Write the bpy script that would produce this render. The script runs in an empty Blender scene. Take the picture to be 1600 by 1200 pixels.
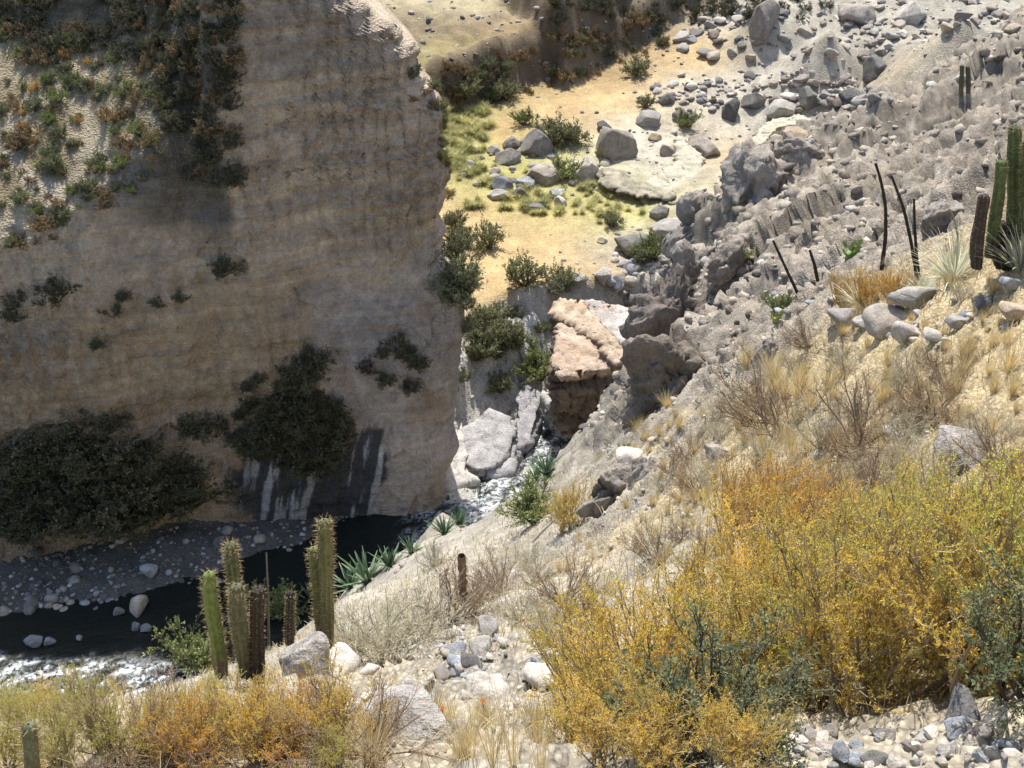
import bpy, math
import numpy as np
from mathutils import Vector

# ------------------------------------------------------------------ camera, light
SC = bpy.context.scene
C = SC.collection
H = 55.0          # eye above the river
F = 1850.0        # focal length in pixels of a 1600 wide picture
PITCH = math.radians(32.0)

cam_d = bpy.data.cameras.new('camera')
cam = bpy.data.objects.new('camera', cam_d)
C.objects.link(cam)
cam.location = (0, 0, H)
cam.rotation_euler = (math.radians(90) - PITCH, 0, 0)
cam_d.sensor_width = 36.0
cam_d.lens = 36.0 * F / 1600.0
cam_d.clip_start = 0.1
cam_d.clip_end = 3000
SC.camera = cam

SUN_EL = math.radians(61.0)
SUN_AZ = math.radians(-3.0)      # measured from +Y towards +X: the sun stands beyond the gorge
world = bpy.data.worlds.new("World")
SC.world = world
world.use_nodes = True
wn = world.node_tree
bg = wn.nodes['Background']
sky = wn.nodes.new('ShaderNodeTexSky')
sky.sky_type = 'NISHITA'
sky.sun_disc = False
sky.sun_elevation = SUN_EL
sky.sun_rotation = SUN_AZ
sky.altitude = 500
sky.dust_density = 2.5
wn.links.new(sky.outputs[0], bg.inputs[0])
bg.inputs[1].default_value = 0.15

sd = bpy.data.lights.new('sun', 'SUN')
sd.energy = 4.0
sd.angle = math.radians(0.5)
sd.color = (1.0, 0.955, 0.88)
sun = bpy.data.objects.new('sun', sd)
C.objects.link(sun)
to_sun = Vector((math.sin(SUN_AZ) * math.cos(SUN_EL), math.cos(SUN_AZ) * math.cos(SUN_EL), math.sin(SUN_EL)))
sun.rotation_euler = to_sun.to_track_quat('Z', 'Y').to_euler()
sun.location = (0, 120, 160)

SC.view_settings.view_transform = 'Standard'
SC.view_settings.look = 'None'
SC.view_settings.exposure = 0.75
SC.view_settings.gamma = 1.0
SC.view_settings.use_curve_mapping = False

# ------------------------------------------------------------------ maths helpers
CP, SP = math.cos(PITCH), math.sin(PITCH)
DEG = math.radians

def ray(px, py):
    a = (np.asarray(px, float) - 800.0) / F
    b = (600.0 - np.asarray(py, float)) / F
    return np.stack([a, CP + b * SP, -SP + b * CP], -1)

def at_dist(px, py, d):
    r = ray(px, py)
    r = r / np.linalg.norm(r, axis=-1, keepdims=True)
    return r * np.asarray(d, float)[..., None] + np.array([0, 0, H])

def at_z(px, py, z):
    r = ray(px, py)
    t = (np.asarray(z, float) - H) / r[..., 2]
    return r * t[..., None] + np.array([0, 0, H])

def at_Y(px, py, Y):
    rr = ray(px, py); t = Y / rr[..., 1]
    return rr * t[..., None] + np.array([0, 0, H])

def project(P):
    P = np.asarray(P, float)
    y = P[..., 1]; z = P[..., 2] - H
    d = y * CP - z * SP
    u = y * SP + z * CP
    ds = np.where(d > 0.05, d, 0.05)
    return 800 + F * P[..., 0] / ds, 600 - F * u / ds, d

def sstep(a, b, x):
    t = np.clip((x - a) / (b - a), 0, 1)
    return t * t * (3 - 2 * t)

def _hash(ix, iy, iz, s):
    h = (ix.astype(np.int64) * 374761393 + iy.astype(np.int64) * 668265263 + iz.astype(np.int64) * 2147483647 + s * 1274126177) & 0xFFFFFFFF
    h = ((h ^ (h >> 13)) * 1274126177) & 0xFFFFFFFF
    h = h ^ (h >> 16)
    return h

def vnoise(x, y, z=None, s=0):
    """smooth value noise, -1..1"""
    if z is None:
        z = np.zeros_like(x)
    fx, fy, fz = np.floor(x), np.floor(y), np.floor(z)
    ix, iy, iz = fx.astype(np.int64), fy.astype(np.int64), fz.astype(np.int64)
    tx, ty, tz = x - fx, y - fy, z - fz
    tx = tx * tx * (3 - 2 * tx); ty = ty * ty * (3 - 2 * ty); tz = tz * tz * (3 - 2 * tz)
    def g(a, b, c):
        return (_hash(ix + a, iy + b, iz + c, s) & 0xFFFF) / 32767.5 - 1.0
    flat = not np.any(tz) and not np.any(iz)
    def plane(c):
        return (g(0, 0, c) * (1 - tx) + g(1, 0, c) * tx) * (1 - ty) + (g(0, 1, c) * (1 - tx) + g(1, 1, c) * tx) * ty
    if flat:
        return plane(0)
    return plane(0) * (1 - tz) + plane(1) * tz

def fbm(x, y, z=None, o=4, s=0, g=0.5, ridged=False):
    a, t, n = 1.0, 0.0, 0.0
    for k in range(o):
        v = vnoise(x, y, z, s + k * 17)
        if ridged:
            v = 1 - 2 * np.abs(v)
        t = t + a * v; n += a; a *= g
        x = x * 2.03 + 11.3; y = y * 2.03 + 5.7
        if z is not None:
            z = z * 2.03 + 3.1
    return t / n

def cells(x, y, s=0):
    """worley: distance to nearest and second nearest point, id value of the nearest"""
    ix, iy = np.floor(x).astype(np.int64), np.floor(y).astype(np.int64)
    f1 = np.full(x.shape, 9.0); f2 = np.full(x.shape, 9.0); idv = np.zeros(x.shape)
    zz = np.zeros_like(ix)
    for a in (-1, 0, 1):
        for b in (-1, 0, 1):
            h = _hash(ix + a, iy + b, zz, s)
            px = ix + a + (h & 0x3FF) / 1023.0
            py = iy + b + ((h >> 10) & 0x3FF) / 1023.0
            d = np.hypot(px - x, py - y)
            v = ((h >> 20) & 0x3FF) / 1023.0
            near = d < f1
            f2 = np.where(near, f1, np.minimum(f2, d))
            idv = np.where(near, v, idv)
            f1 = np.where(near, d, f1)
    return f1, f2, idv

def facets(x, y, s=0):
    """broken rock: every cell is a small tilted plane; returns height in cell units, edge distance, id"""
    ix, iy = np.floor(x).astype(np.int64), np.floor(y).astype(np.int64)
    f1 = np.full(x.shape, 9.0); f2 = np.full(x.shape, 9.0); idv = np.zeros(x.shape); hh = np.zeros(x.shape)
    zz = np.zeros_like(ix)
    for a in (-1, 0, 1):
        for b in (-1, 0, 1):
            h = _hash(ix + a, iy + b, zz, s)
            dx = x - (ix + a + (h & 0x3FF) / 1023.0)
            dy = y - (iy + b + ((h >> 10) & 0x3FF) / 1023.0)
            d = np.abs(dx) * .35 + np.abs(dy) * .35 + .7 * np.hypot(dx, dy)
            v = ((h >> 20) & 0x3FF) / 1023.0
            th = v * 37.7; sl = .35 + .75 * ((h >> 5) & 0xFF) / 255.0
            t = sl * (dx * np.cos(th) + dy * np.sin(th)) + (v - .5) * .5
            near = d < f1
            f2 = np.where(near, f1, np.minimum(f2, d))
            idv = np.where(near, v, idv); hh = np.where(near, t, hh)
            f1 = np.where(near, d, f1)
    return hh, f2 - f1, idv

class RBF:
    """smooth surface through scattered control values"""
    def __init__(self, xy, vals, smooth=0.0, logr=False):
        self.logr = logr
        self.xy = self._m(np.asarray(xy, float))
        v = np.asarray(vals, float)
        if v.ndim == 1:
            v = v[:, None]
        n = len(self.xy)
        K = np.linalg.norm(self.xy[:, None] - self.xy[None], axis=-1)
        K = K - smooth * np.eye(n)
        A = np.zeros((n + 3, n + 3))
        A[:n, :n] = K
        A[:n, n] = 1; A[:n, n + 1:] = self.xy
        A[n, :n] = 1; A[n + 1:, :n] = self.xy.T
        B = np.zeros((n + 3, v.shape[1])); B[:n] = v
        self.w = np.linalg.solve(A, B)
    def _m(self, p):
        if not self.logr:
            return p
        r = np.hypot(p[..., 0], p[..., 1]) + 1.0
        return np.stack([p[..., 0] / r, p[..., 1] / r, ], -1) * np.log(r)[..., None] * 10
    def __call__(self, X, Y):
        p = self._m(np.stack([X.ravel(), Y.ravel()], -1))
        out = np.empty((len(p), self.w.shape[1]))
        n = len(self.xy)
        for i in range(0, len(p), 60000):
            q = p[i:i + 60000]
            K = np.sqrt((q[:, :1] - self.xy[None, :, 0]) ** 2 + (q[:, 1:2] - self.xy[None, :, 1]) ** 2)
            out[i:i + 60000] = K @ self.w[:n] + self.w[n] + q @ self.w[n + 1:]
        out = out.reshape(X.shape + (self.w.shape[1],))
        return out

# ------------------------------------------------------------------ mesh helpers
def mesh_np(name, V, Fc, mat=None, col=None, smooth=False):
    """V (n,3); Fc (m,k) all of one size; col per vertex (n,3)"""
    V = np.ascontiguousarray(V, dtype=np.float32).reshape(-1, 3)
    Fc = np.ascontiguousarray(Fc, dtype=np.int32)
    me = bpy.data.meshes.new(name)
    me.vertices.add(len(V)); me.vertices.foreach_set('co', V.ravel())
    m, k = Fc.shape
    me.loops.add(m * k); me.loops.foreach_set('vertex_index', Fc.ravel())
    me.polygons.add(m)
    me.polygons.foreach_set('loop_start', np.arange(0, m * k, k, dtype=np.int32))
    me.polygons.foreach_set('loop_total', np.full(m, k, dtype=np.int32))
    if smooth:
        me.polygons.foreach_set('use_smooth', np.ones(m, dtype=bool))
    if col is not None:
        a = me.color_attributes.new('Col', 'FLOAT_COLOR', 'POINT')
        c4 = np.ones((len(V), 4), dtype=np.float32); c4[:, :3] = np.clip(col, 0, 1)
        a.data.foreach_set('color', c4.ravel())
    me.update(calc_edges=True)
    if mat:
        me.materials.append(mat)
    return me

def link(name, me, parent=None):
    o = bpy.data.objects.new(name, me)
    C.objects.link(o)
    if parent is not None:
        o.parent = parent
    return o

def tag(o, label=None, cat=None, group=None, kind=None):
    if label: o['label'] = label
    if cat: o['category'] = cat
    if group: o['group'] = group
    if kind: o['kind'] = kind
    return o

def empty(name, loc=(0, 0, 0)):
    o = bpy.data.objects.new(name, None)
    C.objects.link(o)
    o.location = loc
    o.empty_display_size = 0.2
    return o

_used = set()
def put(proto, loc, scale=1.0, rot=(0, 0, 0), label=None, group=None, cat=None):
    """copy a thing with its parts and place it; the prototype itself is used first"""
    if proto.name not in _used:
        _used.add(proto.name); r = proto
    else:
        r = proto.copy(); C.objects.link(r)
        for ch in proto.children:
            c = ch.copy(); C.objects.link(c); c.parent = r
    r.location = loc
    r.scale = (scale,) * 3 if np.isscalar(scale) else scale
    r.rotation_euler = rot
    if label: r['label'] = label
    if group: r['group'] = group
    elif 'group' in r.keys(): del r['group']
    if cat: r['category'] = cat
    return r

def grid_faces(nr, nc, wrap=False):
    i = np.arange(nr - 1)[:, None]; j = np.arange(nc if wrap else nc - 1)[None]
    a = i * nc + j; b = i * nc + (j + 1) % nc
    return np.stack([a, b, b + nc, a + nc], -1).reshape(-1, 4)

# ------------------------------------------------------------------ materials
def new_mat(name):
    m = bpy.data.materials.new(name); m.use_nodes = True
    nt = m.node_tree
    b = nt.nodes['Principled BSDF']
    return m, nt, b

def N(nt, t, **kw):
    n = nt.nodes.new(t)
    for k, v in kw.items():
        if k in ('operation', 'blend_type', 'data_type', 'attribute_name', 'feature', 'noise_dimensions', 'wave_type', 'bands_direction'):
            setattr(n, k, v)
        else:
            n.inputs[k].default_value = v
    return n

def mixc(nt, fac, a, b, mode='MIX'):
    n = nt.nodes.new('ShaderNodeMix'); n.data_type = 'RGBA'; n.blend_type = mode
    for sock, v in ((n.inputs[0], fac), (n.inputs[6], a), (n.inputs[7], b)):
        if hasattr(v, 'is_linked') or isinstance(v, bpy.types.NodeSocket):
            nt.links.new(v, sock)
        else:
            sock.default_value = v if np.isscalar(v) else (tuple(v) + (1,))[:4]
    return n.outputs[2]

def ramp(nt, src, lo, hi):
    n = nt.nodes.new('ShaderNodeMapRange')
    n.inputs[1].default_value = lo; n.inputs[2].default_value = hi
    nt.links.new(src, n.inputs[0])
    return n.outputs[0]

def ground_mat(name, scales=(0.5, 3, 14), contrast=0.35, bump=0.5, bdist=0.05, speck=0.25, rough=0.95, stretch=(1, 1, 1), strata=0):
    m, nt, b = new_mat(name)
    L = nt.links
    at = N(nt, 'ShaderNodeAttribute', attribute_name='Col')
    geo = nt.nodes.new('ShaderNodeNewGeometry')
    mp = nt.nodes.new('ShaderNodeMapping'); mp.inputs['Scale'].default_value = stretch
    L.new(geo.outputs['Position'], mp.inputs[0])
    col = at.outputs['Color']
    hts = []
    for k, s in enumerate(scales):
        n = N(nt, 'ShaderNodeTexNoise', Scale=s, Detail=6.0, Roughness=0.62)
        L.new(mp.outputs[0], n.inputs['Vector'])
        f = ramp(nt, n.outputs[0], 0.3, 0.72)
        lo = 1 - contrast; hi = 1 + contrast * 0.75
        g = mixc(nt, f, (lo, lo, lo * 1.0), (hi, hi, hi * 0.98))
        col = mixc(nt, 1.0, col, g, 'MULTIPLY')
        hts.append(n.outputs[0])
    if strata:
        for sc_, lo_, hi_ in (((.05, .05, 1.1), .42, .60), ((.10, .10, 3.4), .40, .62), ((1.6, 1.6, .12), .38, .64)):
            m2 = nt.nodes.new('ShaderNodeMapping'); m2.inputs['Scale'].default_value = sc_
            L.new(geo.outputs['Position'], m2.inputs[0])
            n = N(nt, 'ShaderNodeTexNoise', Scale=1.0, Detail=7.0, Roughness=0.66); L.new(m2.outputs[0], n.inputs['Vector'])
            g = mixc(nt, ramp(nt, n.outputs[0], lo_, hi_), (1 - strata,) * 3, (1 + strata * .7, 1 + strata * .66, 1 + strata * .6))
            col = mixc(nt, 1.0, col, g, 'MULTIPLY'); hts.insert(0, n.outputs[0])
    v = N(nt, 'ShaderNodeTexVoronoi', Scale=scales[-1] * 1.6)
    L.new(mp.outputs[0], v.inputs['Vector'])
    sp = mixc(nt, ramp(nt, v.outputs['Distance'], 0.05, 0.6), (1 + speck,) * 3, (1 - speck,) * 3)
    col = mixc(nt, 1.0, col, sp, 'MULTIPLY')
    L.new(col, b.inputs['Base Color'])
    b.inputs['Roughness'].default_value = rough
    b.inputs['Specular IOR Level'].default_value = 0.15
    add = N(nt, 'ShaderNodeMath', operation='ADD'); L.new(hts[-1], add.inputs[0]); L.new(v.outputs['Distance'], add.inputs[1])
    bp = N(nt, 'ShaderNodeBump', Strength=bump, Distance=bdist)
    L.new(add.outputs[0], bp.inputs['Height']); L.new(bp.outputs[0], b.inputs['Normal'])
    return m

def rock_mat(name, scale=2.0, contrast=0.3, bump=0.5, bdist=0.03, vary=0.25, lichen=0.3):
    """stone: colour from the Col attribute, grain in object space, each stone a little different"""
    m, nt, b = new_mat(name)
    L = nt.links
    at = N(nt, 'ShaderNodeAttribute', attribute_name='Col')
    oi = nt.nodes.new('ShaderNodeObjectInfo')
    geo = nt.nodes.new('ShaderNodeNewGeometry')
    n1 = N(nt, 'ShaderNodeTexNoise', Scale=scale, Detail=8.0, Roughness=0.65); L.new(geo.outputs['Position'], n1.inputs['Vector'])
    n2 = N(nt, 'ShaderNodeTexNoise', Scale=scale * 7, Detail=5.0, Roughness=0.7); L.new(geo.outputs['Position'], n2.inputs['Vector'])
    c = mixc(nt, ramp(nt, n1.outputs[0], .3, .7), (1 - contrast,) * 3, (1 + contrast,) * 3)
    col = mixc(nt, 1.0, at.outputs['Color'], c, 'MULTIPLY')
    c = mixc(nt, ramp(nt, n2.outputs[0], .3, .7), (1 - contrast,) * 3, (1 + contrast * .8,) * 3)
    col = mixc(nt, 1.0, col, c, 'MULTIPLY')
    c = mixc(nt, oi.outputs['Random'], (1 - vary, 1 - vary, 1 - vary * .8), (1 + vary, 1 + vary * .95, 1 + vary * .8))
    col = mixc(nt, 1.0, col, c, 'MULTIPLY')
    n3 = N(nt, 'ShaderNodeTexNoise', Scale=scale * 1.7, Detail=6.0, Roughness=0.7); L.new(geo.outputs['Position'], n3.inputs['Vector'])
    lf = N(nt, 'ShaderNodeMath', operation='MULTIPLY'); L.new(ramp(nt, n3.outputs[0], .56, .66), lf.inputs[0]); lf.inputs[1].default_value = lichen
    col = mixc(nt, lf.outputs[0], col, (.30, .24, .13))
    L.new(col, b.inputs['Base Color'])
    b.inputs['Roughness'].default_value = 0.9
    b.inputs['Specular IOR Level'].default_value = 0.2
    bp = N(nt, 'ShaderNodeBump', Strength=bump, Distance=bdist)
    add = N(nt, 'ShaderNodeMath', operation='ADD'); L.new(n1.outputs[0], add.inputs[0]); L.new(n2.outputs[0], add.inputs[1])
    L.new(add.outputs[0], bp.inputs['Height']); L.new(bp.outputs[0], b.inputs['Normal'])
    return m

def leaf_mat(name, trans=0.4, vary=0.2, rough=0.7):
    m = bpy.data.materials.new(name); m.use_nodes = True
    nt = m.node_tree; L = nt.links
    nt.nodes.remove(nt.nodes['Principled BSDF'])
    out = nt.nodes['Material Output']
    at = N(nt, 'ShaderNodeAttribute', attribute_name='Col')
    oi = nt.nodes.new('ShaderNodeObjectInfo')
    c = mixc(nt, oi.outputs['Random'], (1 - vary, 1 - vary * .9, 1 - vary), (1 + vary, 1 + vary, 1 + vary * .6))
    col = mixc(nt, 1.0, at.outputs['Color'], c, 'MULTIPLY')
    d = nt.nodes.new('ShaderNodeBsdfDiffuse'); t = nt.nodes.new('ShaderNodeBsdfTranslucent')
    L.new(col, d.inputs[0]); L.new(col, t.inputs[0])
    mx = nt.nodes.new('ShaderNodeMixShader'); mx.inputs[0].default_value = trans
    L.new(d.outputs[0], mx.inputs[1]); L.new(t.outputs[0], mx.inputs[2])
    L.new(mx.outputs[0], out.inputs[0])
    return m

M_HILL = ground_mat('dusty_slope_soil', (0.6, 3.0, 16), .26, .6, .03, .3)
M_VALLEY = ground_mat('dry_valley_soil', (0.12, 0.8, 4.0), .22, .6, .08, .18)
M_CLIFF = ground_mat('cemented_gravel_cliff', (0.18, 1.1, 4.0), .20, .8, .16, .06, strata=.08)
M_ROCK = rock_mat('weathered_stone', 1.1, .36, .9, .14, .25, .4)
M_STONE = rock_mat('broken_stone', 8.0, .36, .8, .02, .3, .35)
M_CONGL = rock_mat('conglomerate_rock', 1.6, .34, 1.0, .08, .1, .25)
M_LEAF = leaf_mat('leaf', .5)
M_DRY = leaf_mat('dry_blade', .3, .12)
M_DARKLEAF = leaf_mat('dense_leaf', .15, .2)
M_TWIG = leaf_mat('twig_bark', .0, .15)

# ------------------------------------------------------------------ near hillside: control points  (px, py, slant distance, rockiness, colour)
G = (.40, .365, .31)     # pale grey dust
T = (.45, .36, .225)      # straw covered soil
R = (.31, .27, .225)      # purplish grey broken rock
Wt = (.47, .425, .36)      # whitish slope
NEAR = [
    (100, 1195, 6.4, .2, T), (400, 1190, 6.0, .2, T), (800, 1195, 5.4, .5, G), (1200, 1195, 4.9, .5, G), (1550, 1190, 4.3, .6, G),
    (0, 1120, 8.0, .2, T), (200, 1100, 9.4, .2, T), (330, 1085, 12, .2, T), (430, 1075, 13.2, .2, G), (500, 1045, 15.5, .3, G),
    (600, 1110, 8.2, .4, Wt), (720, 1070, 9.2, .6, G), (860, 1060, 8.8, .5, G), (1000, 1100, 7.2, .3, G), (1250, 1080, 6.6, .2, T), (1500, 1060, 5.8, .2, T),
    (560, 1020, 19, .2, Wt), (700, 1000, 13.5, .5, G), (760, 960, 15.5, .5, G), (620, 960, 27, .1, Wt), (540, 930, 42, .1, Wt), (560, 895, 57, .1, Wt),
    (640, 858, 60, .1, Wt), (720, 828, 58, .1, Wt), (790, 797, 54, .1, Wt), (700, 900, 36, .1, Wt), (790, 850, 36, .2, Wt), (850, 766, 49, .2, Wt), (640, 905, 42, .1, Wt),
    (860, 800, 38, .2, Wt), (800, 900, 25, .4, G), (880, 860, 24, .5, G), (900, 920, 15.5, .3, G), (960, 880, 17.5, .3, T), (950, 830, 22, .6, R),
    (1020, 790, 20, .3, G), (1010, 730, 24.5, .5, G), (1080, 740, 18, .2, T), (1080, 860, 13.5, .2, G), (960, 980, 11, .3, G),
    (930, 728, 37, .5, R), (985, 650, 38, .8, R), (1012, 575, 39, .9, R), (1030, 490, 41, 1, R), (1050, 690, 26, .4, T),
    (1090, 620, 27.5, .6, R), (1080, 500, 34, 1, R), (1060, 420, 46, 1, R), (1090, 320, 55, 1, R), (1180, 255, 60, 1, R), (1290, 225, 64, 1, R),
    (1150, 560, 25, .8, R), (1180, 450, 33, 1, R), (1200, 340, 46, 1, R), (1300, 300, 46, 1, R), (1280, 400, 32, 1, R), (1400, 160, 66, 1, R), (1500, 95, 74, 1, R), (1620, 40, 78, 1, R),
    (1420, 240, 52, 1, R), (1550, 180, 52, 1, R), (1480, 330, 33, .9, R), (1380, 380, 28, .9, R), (1600, 300, 24, .7, R),
    (1220, 520, 22, .6, R), (1150, 640, 21.5, .4, T), (1300, 500, 18, .3, T), (1420, 470, 16.5, .4, T), (1560, 450, 13.5, .4, T),
    (1250, 620, 17.5, .2, T), (1400, 600, 13.5, .1, T), (1560, 580, 11, .1, T), (1130, 740, 16, .2, T), (1300, 740, 12, .2, T), (1480, 720, 9.7, .2, T), (1600, 700, 8.6, .2, T),
    (1150, 880, 11.5, .1, T), (1350, 880, 8.6, .1, T), (1580, 860, 7.2, .1, T), (1100, 980, 8.9, .1, T),
]
# ground round the feet, the drop to the river and the hillside beyond the frame, in metres
NEARXYZ = [
    (0, 0, 53.3, .4, G), (-2.5, 1.5, 51.7, .4, G), (2.5, 0, 54.4, .4, G), (0, -3, 55.6, .4, G), (6, -2, 58, .4, G), (-6, 0, 49.5, .3, G), (-8, -6, 53, .3, G),
    (6, 3, 55, .3, T), (12, 8, 56.5, .4, T), (16, 14, 55, .6, R), (26, 24, 54, .8, R), (45, 45, 50, 1, R), (60, 70, 46, 1, R), (80, 40, 70, 1, R), (40, 10, 72, 1, R), (60, 110, 38, 1, R), (90, 130, 44, 1, R),
    (-7, 14, 39.3, .4, G), (-12, 12, 38, .4, G), (-4.5, 18, 37.0, .4, G), (-20, 6, 37, .4, G), (-20, 18, 29, .4, G), (-14, 24, 28, .4, G), (-10, 30, 23.5, .4, G), (-24, 34, 8, .4, G), (-18, 28, 19, .4, G), (-14, 36, 14.5, .4, G), (-14, 42, 9.0, .3, G), (-12, 49, 5, .3, G),
    (1, 50, 14, .4, G), (3.5, 52, 15, .6, R), (-1, 52, 12, .2, Wt), (0, 56, 8, .4, G), (4, 60, 4, .6, R), (2.6, 42, 20, .6, R), (4.3, 45, 22, .8, R), (9, 64, 8, .8, R), (6.3, 50, 24.5, 1, R), (7.2, 56, 22, 1, R), (9, 60, 21, 1, R),
    (-28, 46, 1.5, .4, G), (-45, 40, -2, .4, G), (-60, 30, 0, .4, G), (-45, 15, 20, .4, G), (-20, 51, -1, .4, G), (-13, 55.5, -1, .4, G), (-40, 60, -12, .4, G), (-12, 64, -9, .4, G),
    (-8.5, 60, -1.0, .4, G), (-2, 64, -1.2, .4, G), (3, 66, -.5, .4, R), (6, 70, 0, .6, R), (10, 78, 1, .8, R), (2, 76, -10, .4, G), (18, 88, 6, 1, R), (30, 92, 12, 1, R), (20, 100, -8, 1, R), (-10, 100, -14, 1, R), (0, 120, -20, 1, R), (12, 150, -30, 1, R), (35, 160, -25, 1, R), (-40, 100, -25, 1, R), (45, 110, 14, 1, R), (35, 130, -15, 1, R), (60, 140, 10, 1, R), (-4, 54, 13.0, .2, Wt),
]
pn = [at_dist(a, b, c) for a, b, c, *_ in NEAR]
near_xy = [(p[0], p[1]) for p in pn] + [(q[0], q[1]) for q in NEARXYZ]
near_val = [(p[2], q[3]) + tuple(q[4]) for p, q in zip(pn, NEAR)] + [(q[2], q[3]) + tuple(q[4]) for q in NEARXYZ]
near_rbf = RBF(near_xy, near_val, smooth=0.25, logr=False)

def near_surface(X, Y):
    v = near_rbf(X, Y)
    z, rk = v[..., 0], np.clip(v[..., 1], 0, 1)
    col = v[..., 2:5]
    dist = np.sqrt(X ** 2 + Y ** 2 + (z - H) ** 2)
    P = np.stack([X, Y, z], -1)
    a = np.gradient(P, axis=0); b = np.gradient(P, axis=1)
    n = np.cross(b, a); n = n / (np.linalg.norm(n, axis=-1, keepdims=True) + 1e-9)
    n = np.where(n[..., 2:3] < 0, -n, n)
    n = n * .75 + np.array([0, -.10, .25]); n = n / np.linalg.norm(n, axis=-1, keepdims=True)
    # broad lumps, blocky rock ribs and clods; amplitudes are true metres
    h = fbm(X * .35, Y * .35, o=4, s=3) * (0.10 + 0.6 * rk) * sstep(4, 25, dist)
    U, W = X - .25 * z, Y - .75 * z
    wx = U + .7 * fbm(U * .7, W * .7, o=4, s=31); wy = W + .7 * fbm(U * .7 + 9, W * .7, o=4, s=37)
    t1, e1, idv = facets(wx * .42, wy * .36, 5)
    ca = sstep(.45, 1.0, rk) * sstep(14, 30, dist)
    h = h + ca * (t1 * .85 - .2 * (1 - sstep(0, .08, e1)))
    t2, e2, idb = facets(wx * 1.15 + 7, wy * 1.0, 9)
    cb = sstep(.25, .9, rk) * sstep(5, 16, dist)
    h = h + cb * (t2 * .42 - .10 * (1 - sstep(0, .1, e2)))
    t3, e3, idc = facets(wx * 3.1, wy * 2.8, 19)
    h = h + (.04 + .17 * rk) * t3
    t4, e4, idd = facets(U * 8.0, W * 7.5, 23)
    h = h + (.02 + .05 * rk) * t4
    h = h + fbm(U * 2.3, W * 2.3, o=5, s=8, g=.52) * (.05 + .14 * rk)
    h = h + fbm(U * 11, W * 11, o=3, s=12, g=.6) * (.016 + .02 * rk)
    h = h * sstep(1.5, 6, dist)
    # colour
    v1 = fbm(X * .5, Y * .5, o=4, s=51)
    v2 = fbm(X * 2.2, Y * 2.2, o=4, s=52)
    tone = 1 + .18 * v1 + .22 * v2 * (.4 + .6 * rk) + ca * (idv - .5) * .2 + cb * (idb - .5) * .4 + rk * ((idc - .5) * .55 + .35 * fbm(U * 4.5, W * 4.5, o=4, s=53, g=.65))
    tone = np.clip(tone, .35, 2)
    col = col * tone[..., None]
    warm = sstep(.1, .6, fbm(X * .8, Y * .8, o=4, s=77)) * .35 * (1 - .6 * rk)
    col = col * (1 - warm[..., None]) + np.array(T) * warm[..., None]
    P = P + n * h[..., None]
    return P, rk, col

# ------------------------------------------------------------------ valley floor
GR = (.38, .34, .275)
FD = (.48, .355, .19)    # dry orange field
FP = (.50, .44, .28)      # pale straw field
YG = (.40, .37, .16)
BR = (.20, .155, .105)     # brown bank
PL = (.52, .48, .40)
RV = (.42, .395, .345)
FAR = [
    (730, 330, 8, FD), (850, 380, 8, FD), (780, 470, 7.6, FD), (860, 500, 8, FD), (930, 430, 8.2, FD), (1000, 340, 8.6, YG), (720, 250, 9, YG), (760, 300, 8.6, YG), (900, 290, 8.8, YG), (760, 360, 8, FD),
    (1050, 270, 9.2, PL), (1150, 250, 9, FD), (900, 160, 10, FD), (800, 190, 10, FD), (960, 130, 10.6, FD), (1000, 160, 10.4, FD), (730, 190, 9.6, YG), (860, 230, 9.2, YG), (1010, 200, 9.8, PL), (1000, 240, 9.4, PL),
    (1280, 212, 8.6, RV), (1230, 225, 8.6, RV), (1240, 235, 8.8, FD), (1350, 185, 8.8, PL), (1180, 190, 9.4, PL), (1100, 100, 12, FD), (1080, 130, 11.5, PL), (1200, 120, 11.5, RV), (1250, 90, 13, PL), (1350, 100, 14, GR), (1080, 70, 13, FD),
    (1130, 40, 14.5, PL), (1300, 20, 20, GR), (1500, 10, 27, GR), (1400, 50, 20, GR), (1200, 10, 18, GR), (1060, 380, 8.5, RV), (980, 400, 8.2, RV), (950, 470, 8, RV),
    (700, 40, 11.8, FP), (800, 15, 12, FP), (620, 20, 12, FP), (850, 40, 11.6, BR), (760, 95, 11, BR), (900, 75, 11, BR), (660, 110, 10.6, BR), (950, 20, 13.5, BR), (1040, 10, 15, BR),
    (740, 520, 7.4, GR), (740, 590, 6.5, PL), (770, 630, 5.5, PL), (860, 600, 5, RV), (720, 640, 4.5, PL),
]
FARXYZ = [
    (-30, 66, 2.6, RV), (-34, 60, 1.6, RV), (-22, 66, 2.2, RV), (-15, 69, 2, RV), (-8, 70, 1.2, RV), (-60, 60, 2, RV), (-28, 57, .5, RV), (-40, 54, .4, RV), (-30, 40, -1, RV), (-70, 40, 0, RV), (0, 60, -1, RV),
    (-15, 170, 12, FP), (-25, 200, 13, FP), (-16, 145, 11, BR), (-5, 150, 11.5, FP), (5, 185, 13, FP), (-60, 260, 30, BR), (0, 300, 40, BR), (100, 300, 60, GR), (200, 260, 60, GR), (60, 80, 2, RV), (120, 110, 12, RV), (-30, 150, 12, FP), (-60, 90, 6, RV), (160, 180, 30, GR), (50, 60, -5, RV), (0, 45, -4, RV),
]
pf = [at_z(a, b, c) for a, b, c, _ in FAR]
far_xy = [(p[0], p[1]) for p in pf] + [(q[0], q[1]) for q in FARXYZ]
far_val = [(q[2],) + tuple(q[3]) for q in FAR] + [(q[2],) + tuple(q[3]) for q in FARXYZ]
far_rbf = RBF(far_xy, far_val, smooth=1.0)

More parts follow.
